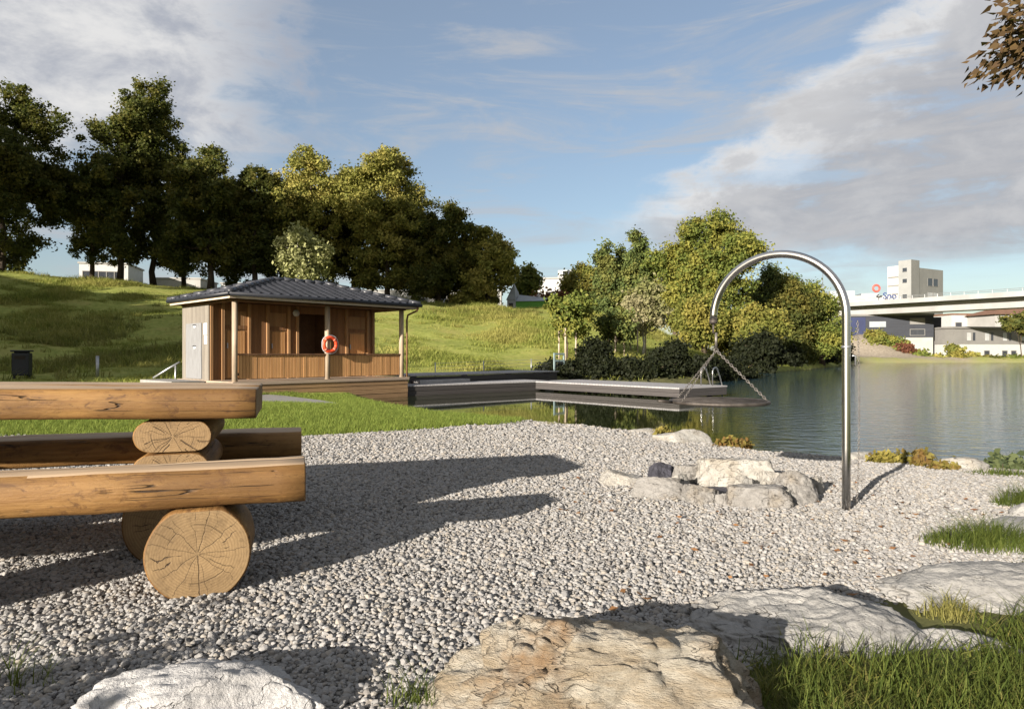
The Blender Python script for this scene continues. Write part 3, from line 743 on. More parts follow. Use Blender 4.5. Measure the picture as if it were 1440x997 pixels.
for q, (u, Y, vt, hw, m, lab) in enumerate(((1096, 62, 488, 26, 'shaded_bush', 'dark bush at the water right of the big round bush'), (1122, 68, 490, 24, 'lime', 'olive bush at the water below the middle bank tree'), (1146, 76, 486, 22, 'shaded_bush', 'dark bush at the water below the sunlit bank tree'),
        (1166, 84, 484, 18, 'lime', 'olive bush at the water beside the steel arch'), (1183, 96, 482, 14, 'shaded_bush', 'dark bush at the far end of the bank beside the bridge pier'))):
    tree(u, Y, vt, 498+1290/Y, u-hw, u+hw, M[m], lab, 130+q, cat='shrub', name='shrub', group=UG, clumps=110, leaves=55, size=.24, crad=.45, trunk_r=.06, nlobe=8)

# tall trees beyond the left edge of the view: they throw the shade over the slope and the crest trees
OG = 'tall trees on the rise beyond the left edge'
for q, (x, y, zt, zb_, hw) in enumerate(((-88, 52, 35, 19, 9), (-77, 43, 35, 19, 8), (-68, 33, 32.5, 20, 8), (-60, 24, 29.5, 19.5, 8), (-53, 15, 28.5, 18.5, 7.5), (-47, 7, 31.5, 21.5, 7))):
    tree_at(x, y, zt, zb_, hw, M['lime'], 'tall tree on the rise beyond the left edge of the view', 60+q, group=OG, clumps=330, leaves=40, size=.7, crad=1.3, trunk_r=.45)
for q, (x, y, zt, hw) in enumerate(((-76, 46, 14.2, 8), (-66, 37, 14.0, 7.5), (-57, 27, 13.6, 7.5), (-50, 18, 13.2, 7), (-44, 10, 12.8, 6.5), (-39.5, 3, 12.6, 5), (-35.5, -4, 12.0, 3.4))):
    tree_at(x, y, zt, h1(x, y), hw, M['lime'], 'wide bush on the slope beyond the left edge of the view', 70+q, cat='shrub', name='shrub', group='wide bushes beyond the left edge', clumps=330, leaves=50, size=.7, crad=1.1, trunk_r=.15)

# ------------------------------------------------------------------ swimming hut
HRZ = R(46.5); HC, HS = math.cos(HRZ), math.sin(HRZ)
hut = thing('bathing_hut', (-7.31, 18.0, .278), HRZ, 'brown timber bathing hut with dark tiled hip roof and open porch', 'hut'); hut.scale = (.945, 1, 1)
PZT = 2.13
MB().b(-.12, 6.0, -.14, 3.6, -.09, 0).build('deck', M['deck'], hut, bevel=.006)
mb = MB()
for k in range(4): mb.b(-.05, 5.96, -.11+.012*(k % 2), -.075+.012*(k % 2), -.225-k*.135, -.1-k*.135)
for k in range(4): mb.b(-.07, -.04, -.07, 3.5, -.225-k*.135, -.1-k*.135); mb.b(5.93, 5.97, -.06, 3.5, -.225-k*.135, -.1-k*.135)
mb.build('skirt', M['skirt'], hut, bevel=.006)
for x in (.4, 1.8, 3.2, 4.6, 5.7): MB().b(x-.08, x+.08, .1, .26, -1.2, -.095).build('footing', M['beam'], hut)
for x in (0, 2.92, 5.77):
    MB().tube([(x, 0, 0), (x, 0, PZT)], .078, 14).build('post', M['post'], hut, True)
MB().b(5.70, 5.84, 3.3, 3.44, 0, PZT).build('post', M['beam'], hut)
# railing panels
rr = random.Random(3)
for (xa, xb) in ((.12, 2.83), (3.01, 5.68)):
    mb = MB(); x = xa
    while x < xb-.05:
        mb.b(x, min(x+.098, xb), -.012+rr.uniform(-.003, .003), .014, .07+rr.uniform(0, .006), .70); x += .104
    rl = mb.build('railing_panel', M['hut_rail'], hut, bevel=.003)
    MB().b(xa-.03, xb+.03, -.045, .05, .703, .745).build('top_rail', M['beam'], rl, bevel=.005)
    MB().b(xa-.03, xb+.03, .016, .05, .16, .23).build('bottom_rail', M['beam'], rl)
mb = MB(); y = .1
while y < 1.5: mb.b(5.745, 5.775, y, y+.098, .07, .70); y += .104
rl = mb.build('railing_panel', M['hut_rail'], hut, bevel=.003)
MB().b(5.73, 5.80, .08, 1.56, .703, .745).build('top_rail', M['beam'], rl)
# walls
Y0, Y1, XE = 1.6, 3.42, 5.86
doors = [(.474, 1.156), (1.9, 2.48), (4.78, 5.5)]
opening = (2.91, 3.95)
spans, x = [], 0.03
for a_, b_ in sorted(doors+[opening]): spans.append((x, a_)); x = b_
spans.append((x, XE))
mb = MB()
for a_, b_ in spans: mb.b(a_, b_, Y0, Y0+.05, 0, 2.2)
for a_, b_ in doors+[opening]: mb.b(a_, b_, Y0, Y0+.05, 1.98, 2.2)
mb.build('front_wall', M['hut_brown'], hut)
MB().b(XE-.05, XE, Y0+.05, Y1, 0, 2.2).b(.03, XE, Y1-.05, Y1, 0, 2.2).build('rear_wall', M['hut_brown'], hut)
lw = MB().b(-.03, .03, Y0-.02, Y1+.02, 0, 2.2).build('side_wall', M['hut_grey'], hut)
dr = MB().b(-.055, -.032, Y0+.42, Y1-.30, .03, 1.62).build('door', M['grey_door'], hut, bevel=.004)
for zz in (.92, 1.52):
    MB().b(-.075, -.056, 2.38, 2.50, zz-.03, zz+.05).tube([(-.09, 2.36, zz+.045), (-.09, 2.52, zz+.045)], .014, 8, m=1).build('handle', [M['paper'], M['black']], dr)
for (ya, yb, za, zb_) in ((Y0+.07, Y0+.29, 1.28, 1.60), (Y0+.07, Y0+.25, 1.02, 1.25)):
    o = MB().b(-.042, -.032, ya, yb, za, zb_).build('notice', M['paper'], hut)
    mb = MB()
    for k in range(3): MB().b(-.0445, -.0425, ya+.03, yb-.03-.02*(k % 3), zb_-.07-k*.065, zb_-.05-k*.065).build('printed_line', M['grey_metal'], o)
for a_, b_ in doors:
    d = MB().b(a_+.01, b_-.01, Y0+.02, Y0+.045, .02, 1.97).build('door', M['hut_door'], hut)
    MB().b(a_+.07, b_-.07, Y0+.004, Y0+.019, .06, 1.40).build('door_panel', M['hut_rail'], d)
    MB().b(a_+.01, b_-.01, Y0+.0, Y0+.019, 1.45, 1.56).build('door_batten', M['hut_brown'], d)
    MB().b(a_+.05, a_+.08, Y0-.03, Y0+.018, .9, 1.05).build('handle', M['galv'], d)
for x in (.06, .40, 1.22, 1.82, 2.54, 2.84, 4.02, 4.70, 5.57, 5.80): MB().b(x-.045, x+.045, Y0-.045, Y0-.002, 0, 2.2).build('wall_stud', M['hut_door'], hut, bevel=.004)
MB().b(opening[0]-.15, opening[1]+.15, Y0+.9, Y0+.94, .0, 2.2).b(opening[0]-.15, opening[0]-.1, Y0+.06, Y0+.9, 0, 2.2).b(opening[1]+.1, opening[1]+.15, Y0+.06, Y0+.9, 0, 2.2).build('recess', M['beam'], hut)
# eaves, beams
ex0, ex1, ey0, ey1, ez = -.33, 6.12, -.42, 3.56, 2.24
MB().b(-.1, 5.9, -.07, .07, PZT, PZT+.1).b(-.07, .07, .07, 3.4, PZT, PZT+.1).b(5.7, 5.84, .07, 3.4, PZT, PZT+.1).build('eave_beam', M['beam'], hut)
MB().b(ex0+.02, ex1-.02, ey0+.02, ey1-.02, ez-.02, ez).build('soffit', M['beam'], hut)
MB().b(ex0-.02, ex1+.02, ey0-.022, ey0+.0, ez-.07, ez+.05).b(ex0-.02, ex1+.02, ey1, ey1+.022, ez-.07, ez+.05).b(ex0-.022, ex0, ey0, ey1, ez-.07, ez+.05).b(ex1, ex1+.022, ey0, ey1, ez-.07, ez+.05).build('fascia', M['fascia'], hut)
g = MB()
def halfpipe(mb, p0, p1): mb.tube([p0, p1], .055, 10)
halfpipe(g, (ex0-.06, ey0-.075, ez+.045), (ex1+.06, ey0-.075, ez+.045)); halfpipe(g, (ex1+.075, ey0-.1, ez+.045), (ex1+.075, ey1+.05, ez+.045)); halfpipe(g, (ex0-.075, ey0-.1, ez+.045), (ex0-.075, ey1+.05, ez+.045))
gu = g.build('gutter', M['galv'], hut, True)
gu.data.materials[0] = M['black']
MB().tube([(ex1-.05, ey0-.075, ez), (ex1-.05, ey0-.03, ez-.12), (5.95, -.12, ez-.25), (5.93, -.09, ez-.4), (5.93, -.09, -.1)], .032, 8).build('downpipe', M['beam'], hut, True)
# hip roof with tile courses
def roof_plane(P0, P1, Q0, Q1, axis_u, nt=14):
    """eave P0->P1, ridge Q0->Q1"""
    P0, P1, Q0, Q1 = map(Vector, (P0, P1, Q0, Q1))
    L = (P1-P0).length; ns = int(L/.035)
    nrm = (P1-P0).cross(Q0-P0).normalized()
    if nrm.z < 0: nrm = -nrm
    V, Fq = [], []
    ud = (P1-P0).normalized()
    for jt in range(nt):
        for edge in (0, 1):
            t = (jt+edge)/nt; a_, b_ = P0.lerp(Q0, t), P1.lerp(Q1, t)
            for i_ in range(ns+1):
                s_ = L*i_/ns
                sa, sb = (a_-P0).dot(ud), (b_-P0).dot(ud)
                sc_ = min(max(s_, sa), sb)
                f = (sc_-sa)/max(sb-sa, 1e-6)
                q = a_.lerp(b_, f)
                ph = (s_/.30) % 1.0
                prof = .026*math.cos(2*math.pi*ph) + (.018 if edge == 0 else -.008)
                V.append(tuple(q+nrm*(prof+.03)))
    w_ = ns+1
    for rw in range(2*nt-1):
        for i_ in range(ns): Fq.append([rw*w_+i_, rw*w_+i_+1, (rw+1)*w_+i_+1, (rw+1)*w_+i_])
    return V, Fq
EP = [(ex0-.06, ey0-.07, ez+.05), (ex1+.06, ey0-.07, ez+.05), (ex1+.06, ey1+.07, ez+.05), (ex0-.06, ey1+.07, ez+.05)]
RZ = 2.93; RL, RRt = (1.98, 1.57, RZ), (3.82, 1.57, RZ)
V, Fq = [], []
for P0, P1, Q0, Q1 in ((EP[0], EP[1], RL, RRt), (EP[1], EP[2], RRt, RRt), (EP[2], EP[3], RRt, RL), (EP[3], EP[0], RL, RL)):
    v, f = roof_plane(P0, P1, Q0, Q1, 0); n0 = len(V); V += v; Fq += [[a_+n0 for a_ in q] for q in f]
rf = link('roof', np_mesh('roof', V, Fq, 4, [M['slate']], smooth=False), hut)
mb = MB()
for a_, b_ in ((RL, RRt), (EP[0], RL), (EP[1], RRt), (EP[2], RRt), (EP[3], RL)):
    a_, b_ = Vector(a_)+Vector((0, 0, .045)), Vector(b_)+Vector((0, 0, .045)); n_ = max(3, int((b_-a_).length/.36))
    for k in range(n_): mb.tube([a_.lerp(b_, k/n_), a_.lerp(b_, (k+1)/n_)], [.082, .068], 10)
mb.build('ridge_tiles', M['slate'], rf, True)
MB().tube([(2.76, Y0-.05, 1.99), (2.76, Y0-.10, 1.99)], .105, 20).build('porch_lamp', M['white'], hut, True)
# lifebuoy on the middle post
lb = thing('lifebuoy', (-7.31+HC*2.76-HS*-.14, 18+HS*2.76+HC*-.14, 1.29), HRZ, 'round orange red lifebuoy hung on the middle porch post', 'lifebuoy')
def ring_mb(R_, r_, a0, a1, n=40, sl=12):
    mb = MB(); mb.tube([(R_*math.cos(a0+(a1-a0)*k/n), 0, R_*math.sin(a0+(a1-a0)*k/n)) for k in range(n+1)], r_, sl); return mb
ring_mb(.20, .055, 0, 2*math.pi).build('float_ring', M['buoy'], lb, True)
for k in range(4):
    mb = MB()
    a0 = math.pi/4+k*math.pi/2; pts = [(.20*math.cos(a0+d_), 0, .20*math.sin(a0+d_)) for d_ in (-.13, 0, .13)]; mb.tube(pts, .058, 12)
    mb.build('band', M['buoy_band'], lb, True)
mb = MB()
pts = []
for k in range(49):
    a0 = 2*math.pi*k/48; q = .262+.018*abs(math.sin(2*a0)); pts.append((q*math.cos(a0), -.01, q*math.sin(a0)))
mb.tube(pts, .008, 6).build('rope', M['paper'], lb, True)
# landing slab and handrail left of the hut
tag(MB().b(-1.0, -.13, .2, 2.6, -.1, .0).build('landing', M['slab']), kind='structure')
ls = bpy.data.objects['landing']; ls.location = (-8.3, 18.9, .27); ls.rotation_euler = (0, 0, HRZ)
hr = thing('handrail', (-10.25, 20.4, .25), 0, 'thin grey metal handrail slanting down left of the hut', 'handrail')
MB().tube([(-.42, -.1, .05), (.0, 0, .34), (.30, .05, .52)], .03, 8).build('rail', M['galv'], hr, True)
MB().tube([(.18, .03, -.3), (.18, .03, .45)], .025, 8).build('upright', M['galv'], hr, True)
tag(MB().prism([(-7.3, 16.6), (-5.4, 15.1), (-4.1, 14.6), (-3.75, 15.0), (-4.6, 16.2), (-6.0, 17.9), (-6.6, 18.4)], -.5, -.075).build('paving', M['slab']), kind='structure')

# ------------------------------------------------------------------ piers
def planks(name, mats, poly, ztop, thick, parent, skirt):
    return MB().prism(poly, ztop-thick, ztop).build(name, mats, parent, bevel=.008)
hd = Vector((.648, .762)); hp = Vector((-.762, .648))
def pt(base, a, b): return (base[0]+a[0]*b, base[1]+a[1]*b)
# upper boardwalk, from the hut's right end
bw = thing('boardwalk', (-2.9, 24.0, 0), math.atan2(30.6-24.3, 1.9+3.6), 'raised grey timber boardwalk running from the hut along the slope', 'boardwalk')
mb = MB(); x = -.9
while x < 7.4: mb.b(x, x+.135, 0, 2.2, .245, .29); x += .143
mb.build('deck', M['pier_top'], bw, bevel=.004)
mb = MB()
for k in range(3): mb.b(-.9, 7.4, .02, .06, -.37+k*.2, -.18+k*.2)
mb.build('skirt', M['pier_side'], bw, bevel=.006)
MB().b(-.8, 1.6, -.42, -.02, .0, .115).build('step', M['pier_top'], bw, bevel=.006)
for x in (-.5, 2, 4.5, 7): MB().b(x-.08, x+.08, .2, .36, -1.3, .24).build('pile', M['pier_side'], bw)
# lower deck in front of it
ld = thing('lower_deck', (-3.55, 21.95, 0), math.atan2(25.7-21.95, 1.0+3.55), 'low grey timber bathing deck between the hut and the pier', 'deck')
L_ = math.hypot(25.7-22.1, 1.0+3.35)
mb = MB(); x = 0
while x < L_+.9: mb.b(x, x+.135, 0, 2.3, -.045, 0); x += .143
mb.build('deck', M['pier_top'], ld, bevel=.004)
mb = MB()
for k in range(2): mb.b(.01, L_+.6, .02, .06, -.35+k*.155, -.205+k*.155)
mb.build('skirt', M['pier_side'], ld, bevel=.006)
for x in (.4, 3, 5.4): MB().b(x-.08, x+.08, .3, .46, -1.6, -.05).build('pile', M['pier_side'], ld)
# long pier towards open water
A_, B_ = Vector((.98, 25.5)), Vector((5.02, 20.5)); dirp = (B_-A_).normalized(); Lp = (B_-A_).length
pr = thing('bathing_pier', (A_.x, A_.y, 0), math.atan2(dirp.y, dirp.x), 'long grey timber pier reaching out over the pond', 'pier')
mb = MB(); x = -.35
while x < Lp-.03: mb.b(x, min(x+.135, Lp), 0, 2.5, -.045, 0); x += .143
mb.build('deck', M['pier_top'], pr, bevel=.004)
mb = MB()
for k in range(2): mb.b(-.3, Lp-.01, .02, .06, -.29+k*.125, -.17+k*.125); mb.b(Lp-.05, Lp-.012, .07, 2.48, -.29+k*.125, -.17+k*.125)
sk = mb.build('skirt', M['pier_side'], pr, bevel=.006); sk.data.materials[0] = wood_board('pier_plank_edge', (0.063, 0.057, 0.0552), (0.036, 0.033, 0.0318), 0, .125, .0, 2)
for x in (.6, 2.6, 4.6, Lp-.4):
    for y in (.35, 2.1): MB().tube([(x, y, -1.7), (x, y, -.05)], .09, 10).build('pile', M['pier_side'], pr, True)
# ladder at the pier's far edge
ldp = A_ + dirp*(Lp-.62) + Vector((-dirp.y, dirp.x))*2.4
la = thing('bathing_ladder', (ldp.x, ldp.y, 0), math.atan2(dirp.y, dirp.x), 'curved steel bathing ladder handrails at the pier edge', 'ladder')
for x in (-.02, .42):
    pts = [(x, -.42, -.03), (x, -.42, .42)] + [(x, -.27-.15*math.cos(a), .42+.16*math.sin(a)) for a in [k*math.pi/8 for k in range(1, 7)]] + [(x, -.02, .28), (x, .10, 0), (x, .12, -.9)]
    MB().tube(pts, .022, 10).build('handrail', M['steel'], la, True)
for k in range(3): MB().b(-.02, .42, .09, .15, -.2-.25*k, -.17-.25*k).build('rung', M['steel'], la)
# teal frame and wire fence behind the boardwalk
tf = thing('gate_frame', (1.93, 31.3, .12), .75, 'small teal grey metal gate frame at the boardwalk end', 'gate')
for q in (-.02, .62): MB().b(q, q+.08, -.03, .03, 0, .95).build('upright', M['teal_frame'], tf, bevel=.005)
for z in (.86, .55): MB().b(.061, .619, -.03, .03, z, z+.085).build('crossbar', M['teal_frame'], tf, bevel=.005)
MB().b(.08, .60, -.008, .008, .05, .545).build('panel', M['glass_dark'], tf)
fp = [((612-720)/F*27.2, 27.2), ((680-720)/F*29.3, 29.3), ((747-720)/F*31.2, 31.2), (1.8, 31.4)]
wf = thing('wire_fence', (fp[0][0], fp[0][1], 0), 0, 'low wire fence with thin metal posts behind the boardwalk', 'fence')
for (x, y) in fp[:3]:
    z = h1(x, y); MB().tube([(x-fp[0][0], y-fp[0][1], z-.1), (x-fp[0][0], y-fp[0][1], z+.72)], .022, 8).build('fence_post', M['galv'], wf, True)
mb = MB()
for zz in (.1, .25, .4, .55, .68):
    mb.tube([(x-fp[0][0], y-fp[0][1], h1(x, y)+zz) for x, y in fp], .006, 5)
mb.build('wire', M['galv'], wf, True)
# post and bin at the foot of the left slope
x, y = (137-720)/F*24.5, 24.5
tag(MB().tube([(0, 0, -.1), (0, 0, .78)], .055, 12).tube([(0, 0, .78), (0, 0, .80)], [.06, .045], 12).build('marker_post', M['galv'], None, True), 'short grey metal post at the foot of the shaded slope', 'post').location = (x, y, h1(x, y))
x, y = (31-720)/F*24.2, 24.2; zb = h1(x, y)
bn = thing('waste_bin', (x, y, zb), .35, 'dark litter bin at the foot of the shaded slope', 'bin')
MB().b(-.26, .26, -.22, .22, .12, .92).build('body', M['black'], bn, bevel=.03)
MB().b(-.29, .29, -.25, .25, .96, 1.02).b(-.2, .2, -.18, .18, .92, .96).build('lid', M['black'], bn, bevel=.02)
for q in (-.23, .23): MB().b(q-.03, q+.03, -.05, .05, -.05, .12).build('leg', M['black'], bn)
MB().b(-.16, .16, -.232, -.222, .70, .82).build('slot', M['dark'], bn)

# ------------------------------------------------------------------ log table and benches
def log_mesh(name, L, prof, seed, mats, nseg=26, amp=.012, taper=0.0, rise=0.0):
    """prof: closed (y,z) outline; extruded along local x from 0 to L; bevelled sawn ends"""
    rr = random.Random(seed)
    pr_ = [Vector((0, p[0], p[1])) for p in prof]; pts = []
    per = [(pr_[(i_+1) % len(pr_)]-pr_[i_]).length for i_ in range(len(pr_))]; tot = sum(per); n = 56
    acc, i_ = 0.0, 0
    for k in range(n):
        s_ = tot*k/n
        while s_ > acc+per[i_]: acc += per[i_]; i_ += 1
        f = (s_-acc)/per[i_]; pts.append(pr_[i_].lerp(pr_[(i_+1) % len(pr_)], f))
    c = sum(pts, Vector())/n
    xs = [0, .006] + [L*k/nseg for k in range(1, nseg)] + [L-.006, L]
    V, Fc, MI = [], [], []
    for q, x in enumerate(xs):
        e = .965 if q in (0, len(xs)-1) else 1.0
        tp = 1+taper*(x/L-.5)
        for p in pts:
            d = p-c
            w_ = mnoise.noise(Vector((x*1.6+seed*3.1, p.y*5, p.z*5)))*amp + mnoise.noise(Vector((x*7+seed, p.y*16, p.z*16)))*amp*.3
            flat = 1.0 if abs(d.y) > .35*max(abs(d.z), .001) else .35
            qv = c + d*(e*tp)+d.normalized()*w_*flat
            V.append((x, qv.y, qv.z+rise*x))
    for q in range(len(xs)-1):
        for k in range(n):
            a_ = q*n+k; b_ = q*n+(k+1) % n
            Fc.append([a_, b_, b_+n, a_+n]); MI.append(0)
    Fc.append([k for k in range(n)][::-1]); MI.append(1)
    Fc.append([(len(xs)-1)*n+k for k in range(n)]); MI.append(1)
    me = bpy.data.meshes.new(name); me.from_pydata(V, [], Fc)
    for m in mats: me.materials.append(m)
    me.update()
    for p, i_ in zip(me.polygons, MI):
        p.material_index = 2 if (len(mats) > 2 and i_ == 0 and p.normal.z > .86) else i_; p.use_smooth = (i_ == 0)  # upward faces take the brightened top wood
    me.update()
    return me
def slab_prof(w_, h_, bul=.5, rt=.03):
    """flat top and bottom, bulging sides: y from 0..w, z 0..h"""
    pts = []
    for k in range(9):      # right side going up
        a = -math.pi/2+math.pi*k/8; pts.append((w_-h_*bul*.5+h_*bul*.5*math.cos(a), h_/2+h_/2*math.sin(a)*.98))
    for k in range(9):
        a = math.pi/2+math.pi*k/8; pts.append((h_*bul*.5+h_*bul*.5*math.cos(a), h_/2+h_/2*math.sin(a)*.98))
    return pts
def round_prof(r, zlo, zhi, cz=None):
    """circle of radius r flattened at zlo and zhi; centre at z 0"""
    pts = []
    for k in range(64):
        a = 2*math.pi*k/64; pts.append((r*math.cos(a), min(max(r*math.sin(a), zlo), zhi)))
    return pts
TZ = R(18); ax = Vector((math.cos(TZ), math.sin(TZ), 0)); ay = Vector((-math.sin(TZ), math.cos(TZ), 0))
def put_log(name, parent, me, origin, ang_z):
    o = link(name, me, parent); o.location = origin; o.rotation_euler = (0, 0, ang_z); return o
def bench(origin, label, seed, mat, L=3.0, sup=(.42, 2.45), w_=.33):
    """origin: front right corner on the ground; local x runs from right end to the left (-ax)"""
    t = thing('log_bench', origin, TZ, label, 'bench', 'log benches beside the table')
    me = log_mesh('seat', L, slab_prof(w_, .168, .62), seed, [mat, M['end_small'], M['planed_lit']], amp=.020, taper=-.04)
    put_log('seat', t, me, (-L, 0, .358), 0)
    for k, s_ in enumerate(sup):
        lm = log_mesh('support', .33, round_prof(.204, -.178, .18), seed+7+k, [M['log_side'], M['end']], nseg=6, amp=.006)
        o = put_log('support', t, lm, (-s_, .335, .178), -math.pi/2)
    return t
bench((-.888, 2.94, 0), 'nearer log bench, in full sun on a sawn round log', 5, M['log_side'], sup=(.425, 1.47))
bench((-1.30, 4.22, 0), 'farther log bench, dark and shaded behind the table', 25, M['log_side'], sup=(.62, 2.45))
tb = thing('log_table', (-1.275, 3.40, 0), TZ, 'heavy log picnic table between two log benches', 'table')
for k, yy in enumerate((0, .405)):
    me = log_mesh('tabletop', 3.0, slab_prof(.40, .15, .38), 41+k, [M['log_top'], M['end_small'], M['planed_lit']], amp=.016)
    o = put_log('tabletop', tb, me, (-3.0, yy, .735), 0); o.rotation_euler = (0, R(1.1), 0)
for s_ in (.385, 2.40):
    me = log_mesh('base_log', .74, round_prof(.225, -.18, .18), 50, [M['log_side'], M['end']], nseg=8, amp=.006)
    put_log('base_log', tb, me, (-s_, .80, .178), -math.pi/2)
    for q, zc in enumerate((.437, .598)):
        prof = slab_prof(.35+.01*q, .158, 1.0); prof = [(a-.18, b-.079) for a, b in prof]
        me = log_mesh('pedestal_log', .70-.03*q, prof, 52+q, [M['log_side'], M['end_small']], nseg=8, amp=.005)
        put_log('pedestal_log', tb, me, (-s_, .755-.015*q, zc), -math.pi/2)

# ------------------------------------------------------------------ rocks
def rock_mesh(name, size, seed, cuts=9, amp=.10, sub=5, flat=.62, fine=.03, strat=None, planes=()):
    rr = random.Random(seed); bm = bmesh.new(); bmesh.ops.create_icosphere(bm, subdivisions=sub, radius=1)
    pl = [(Vector(p[:3]).normalized(), p[3]) for p in planes]
    for _ in range(cuts):
        n = Vector((rr.gauss(0, 1), rr.gauss(0, 1), rr.gauss(0, .8))).normalized(); pl.append((n, rr.uniform(flat, .92)))
    off = Vector((rr.uniform(0, 50), rr.uniform(0, 50), rr.uniform(0, 50)))
    for v in bm.verts:
        p = v.co.copy()
        for n, d in pl:
            k = p.dot(n)-d
            if k > 0: p -= n*k*.97
        q = v.co
        a = mnoise.fractal(q*1.3+off, 1.0, 2.0, 4)*amp + mnoise.fractal(q*5+off, .9, 2.1, 4)*fine
        rdg = mnoise.noise(q*3.1+off*1.7); a -= fine*2.2*max(0, .16-abs(rdg))/.16*(.4+mnoise.noise(q*1.1+off))
        a -= fine*1.3*abs(mnoise.noise(q*9+off))
        dd_ = mnoise.voronoi(Vector((q.x*2.3, q.y*2.3, q.z*3.2))+off+Vector((mnoise.noise(q*3+off), mnoise.noise(q*3-off), 0))*.35)[0]
        a += fine*1.9*(dd_[0]-.4) - fine*1.5*max(0, .14-(dd_[1]-dd_[0]))/.14
        if strat:
            if isinstance(strat[1], tuple):
                bdir = Vector(strat[1]).normalized(); al = q.dot(bdir); pe = q-bdir*al
                u_ = pe*5.5+bdir*(al*1.1)+off
                a += strat[2]*(mnoise.fractal(u_, .9, 2.1, 5)*.6 - .5*max(0, .22-abs(mnoise.noise(u_*.7)))/.22)
            else:
                s_ = q.dot(strat[0])*strat[1]+mnoise.noise(q*2.0+off)*1.6
                a += strat[2]*(abs((s_ % 1.0)-.5)*2-.5)+strat[2]*.9*mnoise.fractal(Vector((s_*1.2, q.x*2, q.y*2))+off, .8, 2.2, 4)
        p += p.normalized()*a
        v.co = Vector((p.x*size[0], p.y*size[1], p.z*size[2]))
    me = bpy.data.meshes.new(name); bm.to_mesh(me); bm.free()
    for f in me.polygons: f.use_smooth = True
    return me
def rock(name, loc, size, rz, mat, label, seed, cat='rock', group=None, tilt=(0, 0), **kw):
    me = rock_mesh(name, size, seed, **kw); me.materials.append(mat)
    o = link(name, me); o.location = loc; o.rotation_euler = (tilt[0], tilt[1], rz)
    return tag(o, label, cat, group)
rock('boulder', (.215, 1.83, -.02), (.53, .36, .36), R(-6), M['rock_orange'], 'big orange brown boulder at the front beside the grass', 3, 'boulder', sub=6, cuts=5, flat=.82, amp=.07, fine=.026, strat=((1.4, .1, .5), (.55, -.45, -.7), .075), planes=((.05, .2, 1, .74), (.1, -.70, .70, .55), (-.62, -.25, .72, .62), (.9, -.1, .40, .84), (-.2, -.9, .3, .7)))
rock('boulder', (-.83, 1.90, -.09), (.47, .28, .215), R(8), M['rock_white'], 'white boulder at the front left on the gravel', 12, 'boulder', sub=6, cuts=10, amp=.10, fine=.03)
rock('boulder', (-1.22, 1.80, -.06), (.17, .12, .10), R(10), M['rock_white'], 'small white stone left of the white front boulder', 14, 'boulder', sub=5)
rock('boulder', (1.12, 2.50, -.07), (.47, .29, .205), R(-8), M['rock_grey'], 'pale grey flat boulder right of the orange one', 21, 'boulder', sub=6, cuts=8, amp=.08, fine=.03, tilt=(R(6), R(8)), strat=(Vector((.2, .2, .95)).normalized(), 4.5, .015))
rock('boulder', (2.02, 2.84, -.07), (.62, .32, .185), R(6), M['rock_grey'], 'wide grey boulder at the right edge behind the grass', 24, 'boulder', sub=6, cuts=8, amp=.12, fine=.035, strat=(Vector((.1, .4, .9)).normalized(), 4, .02))
rock('boulder', (1.52, 2.36, -.06), (.26, .16, .10), R(-25), M['rock_grey'], 'narrow dark grey stone behind the grass beside the pale flat boulder', 27, 'boulder', sub=5)
rock('boulder', (2.95, 3.95, -.05), (.34, .22, .10), R(10), M['rock_grey'], 'flat grey stone beside the right grass tuft', 28, 'boulder', sub=5)
rock('boulder', (3.25, 4.28, -.02), (.14, .11, .09), R(30), M['rock_grey'], 'small grey stone at the right edge above the grass tuft', 29, 'boulder', sub=5)
